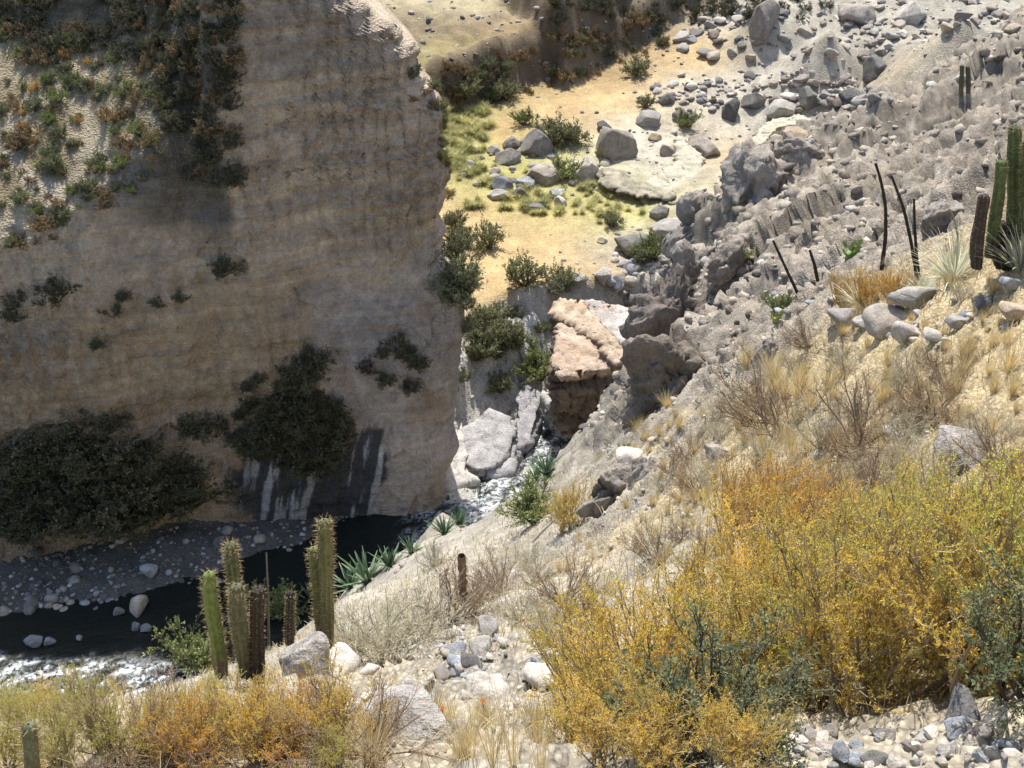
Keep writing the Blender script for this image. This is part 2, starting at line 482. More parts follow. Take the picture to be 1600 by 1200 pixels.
def poly_dist(X, Y, pts):
    """distance to a polyline and side (positive to its left)"""
    best = np.full(X.shape, 1e9); side = np.zeros(X.shape)
    for (x0, y0), (x1, y1) in zip(pts[:-1], pts[1:]):
        dx, dy = x1 - x0, y1 - y0
        t = np.clip(((X - x0) * dx + (Y - y0) * dy) / (dx * dx + dy * dy), 0, 1)
        ex, ey = X - (x0 + t * dx), Y - (y0 + t * dy)
        d = np.hypot(ex, ey)
        s = np.sign(dx * ey - dy * ex)
        m = d < best
        best = np.where(m, d, best); side = np.where(m, s, side)
    return best, side

def pix_line(pts, z):
    out = []
    for px, py in pts:
        p = at_z(px, py, z); out.append((float(p[0]), float(p[1])))
    return out

RIVER = [(-110, 46.0), (-62, 50.0), (-40, 53.5)] + pix_line([(150, 998), (330, 960), (470, 905), (600, 838), (700, 790), (760, 750), (830, 705), (890, 672), (960, 640)], 0) + [(24, 92), (50, 98), (110, 106)]
BANK1 = pix_line([(560, 230), (690, 185), (740, 162), (830, 133), (930, 106), (1000, 78), (1045, 40), (1085, 20), (1180, 14), (1290, -2), (1400, -60)], 10.4)
BANK2 = pix_line([(600, -90), (740, -40), (820, 22), (880, 50), (960, 22), (1010, 12), (1080, -8), (1200, -40)], 17)

def far_surface(X, Y):
    v = far_rbf(X, Y)
    z = v[..., 0]; col = v[..., 1:4]
    # terraces
    w = 1.2 * fbm(X * .12, Y * .12, o=4, s=4) + .5 * fbm(X * .5, Y * .5, o=3, s=6)
    d, s = poly_dist(X, Y, BANK1)
    b1 = np.array(BANK1); s = np.sign(Y - np.interp(X, b1[:, 0], b1[:, 1]))
    sd = d * s + w
    st1 = sstep(0, 2.4, sd)
    z = z + 5.2 * st1 + .6 * st1 * fbm(X * .5, Y * .5, o=4, s=60)
    onb = sstep(-.8, .3, sd) * (1 - sstep(2.8, 3.8, sd))
    d2, s2 = poly_dist(X, Y, BANK2)
    b2 = np.array(BANK2); s2 = np.sign(Y - np.interp(X, b2[:, 0], b2[:, 1]))
    sd2 = d2 * s2 + w
    z = z + 3.8 * sstep(0, 2.4, sd2)
    onb2 = sstep(-.8, .6, sd2) * (1 - sstep(6, 9, sd2))
    bank = np.clip(onb + onb2, 0, 1)[..., None]
    col = col * (1 - bank) + np.array(BR) * bank
    # river channel
    dr, sr = poly_dist(X, Y, RIVER)
    wr = dr + .8 * fbm(X * .4, Y * .4, o=3, s=41)
    steep = sstep(-9, -4, X)
    rise = (.16 * (1 - steep) + 1.05 * steep)
    ch = (-.7 + np.minimum(np.maximum(0, wr - 2.2) * .4, 1.1) + np.maximum(0, wr - 4.9) * .13) * (1 - steep) + (-.7 + np.maximum(0, wr - 2.7) * 1.05) * steep
    low = ch + 60 * sstep(90, 104, Y - .05 * X)
    k = sstep(-.5, 1.0, z - low)
    bed = k * (z > low)
    z = np.minimum(z, low)
    rockc = np.where(steep[..., None] > .5, np.array((.56, .54, .50)), np.array((.115, .112, .105)))  # gravel bar side darkened: deep cliff shade put into its colour
    col = col * (1 - bed[..., None]) + rockc * bed[..., None]
    # relief: fractured white rock by the river, stony ground elsewhere, smooth fields
    fieldness = sstep(.10, .26, (col[..., 0] - col[..., 2]))
    rough = (1 - .85 * fieldness)
    wx = X + .8 * fbm(X * .3, Y * .3, o=3, s=71); wy = Y + .8 * fbm(X * .3 + 5, Y * .3, o=3, s=72)
    f1, f2, idv = cells(wx * .28, wy * .3, 75)
    z = z + bed * steep * ((idv - .5) * 1.8 * sstep(0, .16, f2 - f1) - .8 * (1 - sstep(0, .12, f2 - f1)))
    f1, f2, idv = cells(wx * .9, wy * .8, 76)
    z = z + rough * ((idv - .45) * .28 * sstep(0, .4, f2 - f1)) * sstep(60, 75, Y)
    z = z + rough * (.35 * fbm(X * .7, Y * .7, o=5, s=80, g=.6) + .5 * sstep(20, 50, X) * facets(wx * .5, wy * .3, 83)[0]) + .06 * fbm(X * 1.5, Y * 1.5, o=4, s=81) + bank[..., 0] * 1.1 * fbm(X * .45, Y * .45, o=4, s=82)
    tone = 1 + .16 * fbm(X * .09, Y * .09, o=4, s=90) + .16 * fbm(X * .6, Y * .6, o=4, s=91) + rough * (idv - .5) * .3
    col = col * tone[..., None]
    orange = sstep(.25, .6, fbm(X * .13, Y * .13, o=4, s=95))[..., None] * .35 * fieldness[..., None]
    col = col * (1 - orange) + np.array((.52, .33, .17)) * orange
    return z, rough, col

# ------------------------------------------------------------------ build ground sheets (polar tessellation, finer close by)
def polar(name, surf, t0, t1, nt_, r0, r1, nr, mat, power=1.0):
    th = np.linspace(DEG(t0), DEG(t1), nt_)
    rr = r0 * (r1 / r0) ** np.linspace(0, 1, nr)
    Rr, Th = np.meshgrid(rr, th, indexing='ij')
    X = Rr * np.sin(Th); Y = Rr * np.cos(Th) - (3.0 if r0 < 5 else 0)
    z, rk, col = surf(X, Y)
    V = z if z.ndim == 3 else np.stack([X, Y, z], -1)
    me = mesh_np(name, V.reshape(-1, 3), grid_faces(nr, nt_)[:, ::-1], mat, col.reshape(-1, 3), smooth=False)
    o = link(name, me)
    tag(o, kind='structure')
    return o, V, rk

hill, VH, RKH = polar('hillside', near_surface, -41, 41, 640, 1.6, 115, 760, M_HILL)
valley, VV, RKV = polar('valley_floor', far_surface, -58, 44, 560, 46, 330, 330, M_VALLEY)

# ------------------------------------------------------------------ the shaded cliff: Y as a table over X and height
XK = np.array([-80, -36.0, -28.4, -23.0, -20.2, -18.2, -10.5, -4.2])
ZK = np.array([-3, 2, 4.5, 9, 14, 17, 19, 22.3, 24.6, 28, 32, 36, 42, 46, 52])
base = [50, 62, 65, 67, 68, 69, 71, 71.5]
YT = np.array([
    # -3   2    4.5   9    14    17    19   22.3  24.6   28    32    36    42    46   52
    [62, 64, 65, 66, 66.3, 66.5, 66.8, 67, 71, 77, 84, 86.5, 98, 110, 125],
    [62.5, 64, 65, 66, 66.3, 66.6, 66.8, 67, 71, 77, 84, 86.3, 98, 110, 125],
    [65, 66, 66.6, 67.2, 67.4, 67.7, 68, 68.3, 69.2, 75.5, 82.5, 85.0, 97, 109, 124],
    [67, 68, 68.5, 69, 69.2, 69.4, 69.6, 69.9, 70.1, 70.7, 77.5, 81.5, 94, 106, 123],
    [67, 68, 68.6, 70, 70.3, 70.5, 70.7, 71, 71.2, 72.6, 74.6, 77.0, 91, 103, 121],
    [68, 68.6, 69, 70.2, 70.5, 70.7, 70.8, 70.9, 71, 71.2, 71.3, 71.5, 71.8, 72.2, 78],
    [69.2, 69.6, 70.0, 71.0, 72.4, 73.4, 74.0, 74.2, 74.3, 74.5, 74.7, 74.9, 75.2, 75.6, 82],
    [69.5, 70.0, 70.6, 71.6, 73.2, 74.2, 76.0, 76.2, 76.3, 76.5, 76.7, 76.9, 77.2, 77.6, 84],
], float)
XCZ = np.array([-3, 0, 4, 9, 14, 16.4, 17.6, 21, 24, 28, 30, 31.5, 33.5, 35.3, 37, 41, 46, 52])
XCX = np.array([-5.6, -5.3, -4.3, -3.85, -3.7, -3.8, -5.4, -5.2, -4.4, -4.9, -5.5, -6.3, -7.6, -9.4, -11.4, -15, -19, -26])

def cliff_Y(X, z):
    ix = np.clip(np.searchsorted(XK, X) - 1, 0, len(XK) - 2)
    iz = np.clip(np.searchsorted(ZK, z) - 1, 0, len(ZK) - 2)
    tx = np.clip((X - XK[ix]) / (XK[ix + 1] - XK[ix]), 0, 1); tz = (z - ZK[iz]) / (ZK[iz + 1] - ZK[iz])
    tx = tx * tx * (3 - 2 * tx)
    return (YT[ix, iz] * (1 - tx) + YT[ix + 1, iz] * tx) * (1 - tz) + (YT[ix, iz + 1] * (1 - tx) + YT[ix + 1, iz + 1] * tx) * tz

ns, nside, nz = 540, 30, 370
zz = np.linspace(-2.5, 52, nz)
s1 = 1 - (1 - np.linspace(0, 1, ns)) ** 1.35
Zg, Sg = np.meshgrid(zz, s1, indexing='ij')
zw = Zg + .5 * fbm(Sg * 40, Zg * .2, o=3, s=200)
Xc = np.interp(zw, XCZ, XCX) + .75 * fbm(Zg * .45, Zg * 0 + 3, o=5, s=201, g=.6) + .45 * fbm(Zg * 1.3, Zg * 0 + 9, o=3, s=204, ridged=True) * sstep(16, 20, Zg)
Xf = -75 + (Xc + 75) * Sg
zbrow = Zg + .9 * fbm(Xf * .25, Zg * 0, o=4, s=202)
Yf = cliff_Y(Xf, np.clip(zbrow, -3, 52))
rc = 2.2
dc = np.clip(1 - (Xc - Xf) / rc, 0, 1)
Yf = Yf + rc * (1 - np.sqrt(np.clip(1 - dc ** 2, 0, 1)))
q = np.linspace(0, 1, nside + 1)[1:] ** 1.6
Zs, Qs = np.meshgrid(zz, q, indexing='ij')
Xs = Xc[:, -1:] - 26 * Qs ** 1.2
Ys = Yf[:, -1:] + 60 * Qs
X = np.concatenate([Xf, Xs], 1); Y = np.concatenate([Yf, Ys], 1); Z = np.concatenate([Zg, Zs], 1)
S = X - .9 * Y * (np.concatenate([Sg, Sg[:, -1:] + Qs], 1) > 1)     # running length along the wall
slope_zone = sstep(.5, 2.5, Z - np.interp(X, [-80, -33.7, -27.4, -22.8, -20.0, -18.3], [20, 22.0, 24.0, 27.6, 27.6, 60])) * (X < -18.0)
wall = 1 - slope_zone
mound = (1 - sstep(16.2, 18.0, Z + .5 * fbm(X * .3, Z * .3, o=3, s=210))) * sstep(-13.5, -11.5, X + .25 * (Z - 9) + fbm(Z * .3, Z * 0, o=3, s=211))
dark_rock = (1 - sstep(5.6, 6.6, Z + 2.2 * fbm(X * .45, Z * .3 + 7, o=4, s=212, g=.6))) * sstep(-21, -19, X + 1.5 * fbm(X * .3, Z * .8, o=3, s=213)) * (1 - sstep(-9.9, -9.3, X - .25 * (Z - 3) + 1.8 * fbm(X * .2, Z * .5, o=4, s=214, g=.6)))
# relief: strata, vertical flutes, pebbly face
dep = .55 * fbm(S * .11, Z * .14, o=4, s=220)
dep = dep + wall * (1 - mound) * (.30 * fbm(S * .05 + .3 * fbm(S * .2, Z * .2, o=2, s=260), Z * .9, o=4, s=221, g=.62) + .22 * fbm(S * .35, Z * 1.8, o=4, s=229, ridged=True))
fl = sstep(8.5, 10.5, Z) * (1 - sstep(15.5, 18, Z)) * (1 - sstep(-15, -10, X))
dep = dep + (.12 + .6 * fl) * wall * fbm(S * 1.7, Z * .12, o=4, s=222, g=.6)
edgeflute = sstep(-9, -4.5, X) * sstep(18, 22, Z)
dep = dep + .35 * edgeflute * fbm(S * 1.3 + 5, Z * .1, o=4, s=223, g=.6)
dep = dep + .26 * fbm(S * .8, Z * .9, o=5, s=224, g=.66) * wall + .07 * fbm(S * 4, Z * 3.5, o=3, s=226) * wall
dep = dep + dark_rock * .7 * fbm(S * 1.1 - Z * .25, Z * .15, o=4, s=225, g=.6)
# dark slots and alcoves eroded in the wall
re_, rf_, _ = cells(S * 1.1, Z * .16 + .3 * vnoise(S * .4, S * 0, s=261), 262)
dep = dep + wall * .42 * (1 - sstep(0, .16, rf_ - re_)) * sstep(-.1, .35, fbm(S * .12, Z * .12, o=3, s=263))
re_, rf_, _ = cells(S * .45 + .5 * fbm(S * .6, Z * .6, o=3, s=264), Z * .35, 265)
dep = dep + wall * .38 * (1 - sstep(0, .08, rf_ - re_)) * sstep(.0, .3, fbm(S * .15 + 3, Z * .2, o=3, s=266))
zl = Z * .55 + .5 * fbm(S * .05, Z * .05, o=3, s=270) + .06 * fbm(S * .8, Z * .3, o=3, s=271)
e_, f_, _ = cells(zl, zl * 0 + .5, 272)
bed_line = (1 - sstep(0, .13, f_ - e_)) * sstep(-.25, .25, fbm(S * .12, Z * .7, o=3, s=273)) * wall * (1 - mound)
dep = dep + .38 * bed_line
t_, e2_, id_ = facets(S * .55 + .6 * fbm(S * .5, Z * .5, o=3, s=274), Z * .38, 275)
dep = dep + .34 * t_ * wall
t_, e2_, idf = facets(S * 2.2, Z * 1.6, 276)
dep = dep + .13 * t_ * wall
ae, af, _ = cells(S * .16 + .2 * fbm(S * .5, Z * .5, o=3, s=240), Z * .30, 241)
dep = dep + wall * (1 - mound) * .45 * (1 - sstep(0, .07, af - ae)) * sstep(.1, .5, fbm(S * .1, Z * .1, o=2, s=242))
shrubby = fbm(S * .9, Z * .9, o=4, s=227)
lump = slope_zone * (.55 * shrubby + .25 * fbm(S * .35, Z * .5, o=3, s=228))
Y = Y - lump - dep * .6
X = X + dep * .15
# colour
C_W = np.array((.49, .40, .31)); C_W2 = np.array((.555, .455, .345)); C_M = np.array((.42, .375, .335)); C_LOW = np.array((.385, .29, .19))
strat = sstep(-.35, .45, fbm(S * .03, Z * .55 + .03 * S, o=4, s=230, g=.6))
col = C_W[None, None] * (1 - strat[..., None]) + C_W2 * strat[..., None]
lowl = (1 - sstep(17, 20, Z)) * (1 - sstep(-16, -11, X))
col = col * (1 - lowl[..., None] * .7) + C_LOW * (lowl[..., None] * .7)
col = col * (1 - mound[..., None]) + C_M * mound[..., None]
rust = mound * sstep(.25, .6, fbm(S * .35, Z * .25, o=4, s=231))
col = col * (1 - .6 * rust[..., None]) + np.array((.33, .22, .13)) * (.6 * rust[..., None])
whitefoot = mound * sstep(-4.6, -3.6, X) * 0
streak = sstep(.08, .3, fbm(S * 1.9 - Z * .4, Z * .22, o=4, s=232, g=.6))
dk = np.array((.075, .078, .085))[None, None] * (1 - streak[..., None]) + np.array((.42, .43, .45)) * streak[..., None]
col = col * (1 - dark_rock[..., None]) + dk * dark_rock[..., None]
veg = slope_zone[..., None]
g1 = sstep(-.4, .5, fbm(S * .4, Z * .5, o=4, s=233))[..., None]
slopec = np.array((.42, .36, .26)) * g1 + np.array((.25, .20, .12)) * (1 - g1)
path = (1 - sstep(.15, .5, np.abs(Z - (25.2 + .0 * X + .8 * fbm(X * .2, Z * 0, o=2, s=234) - .22 * (X + 27))))) * (X < -23)
slopec = slopec * (1 - path[..., None]) + np.array((.44, .385, .30)) * path[..., None]
col = col * (1 - veg) + slopec * veg
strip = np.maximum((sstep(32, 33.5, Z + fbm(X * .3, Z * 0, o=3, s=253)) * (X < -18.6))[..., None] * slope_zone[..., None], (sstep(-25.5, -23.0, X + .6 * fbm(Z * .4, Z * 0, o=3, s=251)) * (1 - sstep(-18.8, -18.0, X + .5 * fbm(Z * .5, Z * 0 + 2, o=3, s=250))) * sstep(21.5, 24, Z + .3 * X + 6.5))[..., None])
shadec = np.array((.13, .115, .09)) * (1 + .5 * fbm(S * .8, Z * .8, o=4, s=252))[..., None]  # shade of the strip and slope top painted into the ground colour
col = col * (1 - strip * .85) + shadec * strip * .85
grey = sstep(.15, .55, fbm(S * .16, Z * .3, o=4, s=235)) * wall * (1 - mound) * (1 - dark_rock)
col = col * (1 - .45 * grey[..., None]) + np.array((.25, .24, .24)) * (.45 * grey[..., None])
tone = 1 - .22 * bed_line + .18 * (idf - .5) * wall + .12 * fbm(S * .2, Z * .3, o=4, s=236) + .14 * fbm(S * 1.5, Z * 1.8, o=4, s=237)
col = col * tone[..., None]
VC = np.stack([X, Y, Z], -1)
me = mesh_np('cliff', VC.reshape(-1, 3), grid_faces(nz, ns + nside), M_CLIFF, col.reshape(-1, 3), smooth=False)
cliff = tag(link('cliff', me), kind='structure')
# level ground behind the brow so the mass is solid from above
pl = np.array([[-75, 118, 51.8], [-24, 85, 51.8], [-48, 150, 51.8], [-75, 160, 51.8]])

# ------------------------------------------------------------------ pixel -> ground lookup through a coarse depth buffer
BW, BH, BS = 640, 480, 2.5
zb = np.full((BH, BW), 1e9); pb = np.zeros((BH, BW, 3)); sb = np.zeros((BH, BW), int)
for k, Vg in enumerate((VH, VV, VC)):
    P = Vg.reshape(-1, 3)
    u, v, d = project(P)
    iu, iv = np.floor(u / BS).astype(int), np.floor(v / BS).astype(int)
    ok = (iu >= 0) & (iu < BW) & (iv >= 0) & (iv < BH) & (d > 1)
    iu, iv, d, P = iu[ok], iv[ok], d[ok], P[ok]
    o = np.argsort(-d)
    iu, iv, d, P = iu[o], iv[o], d[o], P[o]
    cand = np.full((BH, BW), 1e9); cp = np.zeros((BH, BW, 3))
    cand[iv, iu] = d; cp[iv, iu] = P
    m = cand < zb
    zb[m] = cand[m]; pb[m] = cp[m]; sb[m] = k + 1

def hit(px, py, w=1):
    """ground point seen at a pixel of the photograph"""
    i, j = int(np.clip(py / BS, 0, BH - 1)), int(np.clip(px / BS, 0, BW - 1))
    for ww in (w, w + 1, w + 3, w + 6):
        a, b, c, d = max(i - ww, 0), i + ww + 1, max(j - ww, 0), j + ww + 1
        sub = zb[a:b, c:d]
        k = np.unravel_index(np.argmin(sub), sub.shape)
        if sub[k] < 1e8:
            return pb[a:b, c:d][k].copy()
    return None

def sample_grid(V, rng, n, cond=None):
    """random points of a sheet with neighbours blended"""
    nr, nc = V.shape[:2]
    i = rng.integers(0, nr - 1, n); j = rng.integers(0, nc - 1, n)
    a, b = rng.random(n)[:, None], rng.random(n)[:, None]
    P = (V[i, j] * (1 - a) + V[i + 1, j] * a) * (1 - b) + (V[i, j + 1] * (1 - a) + V[i + 1, j + 1] * a) * b
    return P, i, j

# ------------------------------------------------------------------ river
def build_river():
    pts = np.array(RIVER)
    xs = np.linspace(-90, 60, 900); ys = np.linspace(42, 102, 520)
    # follow the channel: strip of quads across the centre line
    seg = np.r_[0, np.cumsum(np.linalg.norm(np.diff(pts, axis=0), axis=1))]
    s = np.linspace(0, seg[-1], 640)
    cx = np.interp(s, seg, pts[:, 0]); cy = np.interp(s, seg, pts[:, 1])
    ker = np.ones(25) / 25
    cx = np.convolve(np.pad(cx, 12, 'edge'), ker, 'valid'); cy = np.convolve(np.pad(cy, 12, 'edge'), ker, 'valid')
    tx, ty = np.gradient(cx), np.gradient(cy); l = np.hypot(tx, ty); nx, ny = -ty / l, tx / l
    w = np.linspace(-9, 9, 80)
    Sx, Wx = np.meshgrid(s, w, indexing='ij')
    X = cx[:, None] + nx[:, None] * Wx; Y = cy[:, None] + ny[:, None] * Wx
    rapid = np.clip(sstep(55.6, 54.4, Y + .09 * (X + 30) - .6 * fbm(X * .4, Y * .4, o=3, s=310)) * (X < -14) + .8 * sstep(-9, -5.5, X), 0, 1)
    rapid = np.clip(np.maximum(rapid, sstep(.1, .6, fbm(X * .15, Y * .15, o=2, s=300)) * .0), .0, 1)
    z = .05 * fbm(Sx * .5, Wx * 1.3, o=4, s=301, g=.6) + rapid * (.22 * fbm(Sx * .9, Wx * 1.6, o=5, s=302, g=.6))
    foam = rapid * sstep(-.2, .3, fbm(Sx * .8, Wx * 1.9, o=5, s=303, g=.65) + .35 * z / .2 + .1 * rapid)
    foam = np.clip(foam * 1.0, 0, 1)
    V = np.stack([X, Y, z], -1).reshape(-1, 3)
    m, nt, b = new_mat('river_water')
    at = N(nt, 'ShaderNodeAttribute', attribute_name='Col')
    geo = nt.nodes.new('ShaderNodeNewGeometry')
    n = N(nt, 'ShaderNodeTexNoise', Scale=3.2, Detail=6.0, Roughness=.65); nt.links.new(geo.outputs['Position'], n.inputs['Vector'])
    mul = N(nt, 'ShaderNodeMath', operation='MULTIPLY'); nt.links.new(at.outputs['Fac'], mul.inputs[0]); nt.links.new(ramp(nt, n.outputs[0], .42, .56), mul.inputs[1])
    c = mixc(nt, mul.outputs[0], (.014, .018, .016), (.72, .76, .78))
    nt.links.new(c, b.inputs['Base Color'])
    r = N(nt, 'ShaderNodeMath', operation='MULTIPLY_ADD'); nt.links.new(mul.outputs[0], r.inputs[0]); r.inputs[1].default_value = .5; r.inputs[2].default_value = .12
    nt.links.new(r.outputs[0], b.inputs['Roughness'])
    bp = N(nt, 'ShaderNodeBump', Strength=.6, Distance=.12); nt.links.new(n.outputs[0], bp.inputs['Height']); nt.links.new(bp.outputs[0], b.inputs['Normal'])
    b.inputs['IOR'].default_value = 1.33
    b.inputs['Specular IOR Level'].default_value = .35
    col = np.repeat(foam.reshape(-1, 1), 3, 1)
    return tag(link('river', mesh_np('river', V, grid_faces(640, 80), m, col, smooth=True)), kind='structure')
build_river()

#@@OBJECTS@@
# ------------------------------------------------------------------ stones
import bmesh
RNG = np.random.default_rng(11)

def ico(sub):
    bm = bmesh.new(); bmesh.ops.create_icosphere(bm, subdivisions=sub, radius=1.0)
    V = np.array([v.co[:] for v in bm.verts]); Fc = np.array([[v.index for v in f.verts] for f in bm.faces]); bm.free()
    return V, Fc
ICO = {k: ico(k) for k in (1, 2, 3, 4, 5)}

def rock_shape(seed, sub=3, cuts=9, rough=.10, dims=(1, .8, .7), depth=.62, fs=1.3):
    r = np.random.default_rng(seed)
    V, Fc = ICO[sub]
    V = V.copy()
    for _ in range(cuts):
        n = r.normal(size=3); n /= np.linalg.norm(n)
        d = r.uniform(depth, .92)
        V = V - np.maximum(0, V @ n - d)[:, None] * n
    V = V * np.array(dims)
    o = r.uniform(0, 50, 3)
    q = V * fs + o
    f = fbm(q[:, 0], q[:, 1], q[:, 2], o=5, s=seed, g=.55)
    f2 = fbm(q[:, 0] * 3, q[:, 1] * 3, q[:, 2] * 3, o=3, s=seed + 5, g=.6, ridged=True) if sub > 2 else 0
    V = V * (1 + rough * f + rough * .35 * f2)[:, None]
    return V, Fc, f

def rock_mesh_new(name, seed, mat, col=(.38, .37, .35), **kw):
    V, Fc, f = rock_shape(seed, **kw)
    c = np.array(col)[None] * (1 + .25 * f[:, None])
    return mesh_np(name, V, Fc, mat, c, smooth=False)

DKBR2 = (.20, .165, .135)
RRK = (.32, .275, .225)
RRK2 = (.39, .34, .275)
GREY, PALE, DKGREY, PURP, BLUE, TAN, YEL = (.33, .315, .285), (.48, .445, .385), (.165, .16, .15), (.31, .275, .235), (.30, .32, .335), (.46, .37, .26), (.50, .45, .27)
_rc = {}
def rock_proto(kind, k, colname):
    key = (kind, k, colname)
    if key not in _rc:
        col = globals()[colname]
        if kind == 'boulder':
            dims = [(1, .85, .8), (.95, .9, .95), (1.1, .8, .6), (.8, .9, 1.05), (1, .9, .7), (1.15, .9, .55)][k % 6]
            _rc[key] = rock_mesh_new('boulder', 100 + k, M_ROCK, col, sub=4, cuts=16 + k % 3 * 5, rough=.13, dims=dims, depth=.5)
        elif kind == 'round':
            _rc[key] = rock_mesh_new('river_stone', 200 + k, M_ROCK, col, sub=3, cuts=3, rough=.10, dims=[(1, .8, .6), (.9, .85, .7), (1.1, .8, .5)][k % 3], depth=.75)
        else:
            dims = [(1, .75, .6), (1, .9, .5), (.8, .9, .8), (1.2, .7, .45)][k % 4]
            _rc[key] = rock_mesh_new('stone', 300 + k, M_STONE, col, sub=2 if kind == 'angular' else 3, cuts=16, rough=.09, dims=dims, depth=.42)
    return _rc[key]

def add_rock(name, kind, k, colname, P, size, rot=None, label=None, cat='rock', group=None, sink=.25, squash=1.0):
    o = bpy.data.objects.new(name, rock_proto(kind, k, colname)); C.objects.link(o)
    o.location = (P[0], P[1], P[2] + size * (.5 - sink) * squash)
    o.scale = (size, size, size * squash)
    o.rotation_euler = rot if rot is not None else tuple(RNG.uniform(-.3, .3, 2)) + (RNG.uniform(0, 6.28),)
    return tag(o, label, cat, group)

def dist_of(P):
    return float(np.linalg.norm(np.asarray(P) - np.array([0, 0, H])))

# named boulders of the valley: px, py, width px, kind index, colour, label
BOULD = [
    (965, 222, 76, 1, 'PURP', 'biggest brown boulder with rounded top standing on the yellow valley ground'),
    (840, 222, 54, 3, 'GREY', 'tall grey boulder with a sunlit left top behind the low brown boulder'),
    (915, 265, 52, 3, 'PALE', 'pale pointed boulder with light face in front of the valley rock cluster'),
    (850, 264, 54, 4, 'PURP', 'low brown boulder with rough top between two taller boulders'),
    (793, 240, 44, 0, 'GREY', 'dark grey boulder at the left of the valley rock cluster'),
    (800, 222, 34, 2, 'PURP', 'small brown boulder tucked behind the dark grey one'),
    (783, 284, 36, 2, 'BLUE', 'blue grey rounded boulder on yellow tussocks at the cluster foot'),
    (821, 278, 34, 5, 'BLUE', 'flat pale blue boulder beside the blue grey rounded one'),
    (778, 300, 32, 5, 'GREY', 'low flat stone in front of the blue grey boulder'),
    (733, 256, 24, 2, 'GREY', 'small grey boulder among tussocks near the cliff edge'),
    (876, 314, 24, 1, 'PALE', 'small pale boulder at the edge of the orange field'),
    (895, 216, 22, 1, 'PALE', 'small white boulder behind the pale pointed boulder'),
    (1097, 222, 60, 0, 'PURP', 'pitted brown boulder standing alone by the grey wash'),
    (1014, 181, 40, 4, 'GREY', 'smooth dark grey boulder beside the upper orange field'),
    (985, 378, 58, 4, 'DKGREY', 'dark grey rounded boulder at the right edge of the lower field'),
    (1058, 348, 74, 5, 'PALE', 'wide pale flat boulder below the rocky ridge'),
    (875, 456, 34, 2, 'DKGREY', 'dark smooth stone beside the shrub above the tilted slabs'),
    (936, 434, 36, 0, 'PALE', 'pale grey boulder on top of the rubble pile above the slabs'),
    (967, 440, 28, 3, 'BLUE', 'blue grey boulder right of the pale one in the rubble pile'),
    (1003, 468, 44, 1, 'PURP', 'brown boulder leaning on the pale right slab'),
    (1182, 152, 40, 0, 'DKGREY', 'dark boulder above the grey wash'),
    (1330, 148, 46, 0, 'DKGREY', 'dark angular boulder at the far end of the wash'),
    (1372, 104, 46, 1, 'DKGREY', 'dark boulder with a light cap under the far rocky slope'),
    (1022, 208, 22, 2, 'TAN', 'small tan boulder on the yellow flat rock'),
    (1245, 205, 46, 5, 'TAN', 'flat tan ledge rock at the near side of the wash'),
    (1190, 30, 60, 3, 'PURP', 'large purple grey boulder on the far rocky slope'),
    (1330, 22, 56, 4, 'PURP', 'broad grey boulder high on the far rocky slope'),
    (1420, 18, 60, 0, 'PALE', 'pale boulder at the very top of the far slope'),
    (668, 34, 12, 1, 'DKGREY', 'single dark stone lying on the pale upper field'),
    (940, 195, 30, 0, 'DKGREY', 'dark boulder just behind the left side of the biggest brown boulder'),
    (868, 300, 26, 4, 'BLUE', 'blue grey stone in the shade at the foot of the valley rock cluster'),
    (812, 300, 24, 3, 'GREY', 'upright small grey stone in front of the flat pale blue boulder'),
    (838, 318, 26, 5, 'GREY', 'low stone on the tussocks below the rock cluster'),
    (770, 232, 24, 2, 'GREY', 'grey stone left of the dark grey boulder of the cluster'),
    (1040, 230, 28, 1, 'PURP', 'brown stone on the pale yellow ledge'),
    (1060, 180, 34, 0, 'GREY', 'grey boulder between the two fields and the pitted boulder'),
    (1140, 175, 40, 3, 'DKGREY', 'dark boulder in the stone row above the wash'),
    (1045, 150, 30, 2, 'DKGREY', 'dark stone ending the wall of stones by the upper field'),
    (1215, 165, 46, 4, 'GREY', 'broad grey boulder in the stone row above the wash'),
    (1265, 150, 38, 1, 'DKGREY', 'dark pointed boulder in the middle of the far stone row'),
    (1030, 325, 40, 0, 'GREY', 'grey boulder above the wide pale flat one'),
    (940, 375, 18, 2, 'PALE', 'small pale stone on the lower field left of the dark rounded boulder'),
    (905, 430, 28, 4, 'GREY', 'grey stone at the left of the rubble pile'),
]
for px, py, w, k, cn, lab in BOULD:
    if w == 0: continue
    P = hit(px, py + w * .22)
    if P is None: continue
    s = w * dist_of(P) / F / 1.75
    add_rock('boulder', 'boulder', k, cn, P, s, rot=(0, 0, k * 1.3 + px), label=lab, cat='boulder', sink=.32)

def rock_field(name, kind, regions, label, group, cat, cols, ks=6, sink=.42):
    n = 0
    for cx, cy, rx, ry, cnt, a, b in regions:
        for _ in range(cnt):
            r, t = math.sqrt(RNG.random()), RNG.random() * 6.283
            P = hit(cx + rx * r * math.cos(t), cy + ry * r * math.sin(t), 0)
            if P is None: continue
            w = a + (b - a) * RNG.random() ** 2.2
            s = w * dist_of(P) / F / 1.8
            add_rock(name, kind, int(RNG.integers(ks)), cols[int(RNG.integers(len(cols)))], P, s, label=label, cat=cat, group=group, sink=sink)
            n += 1
    return n

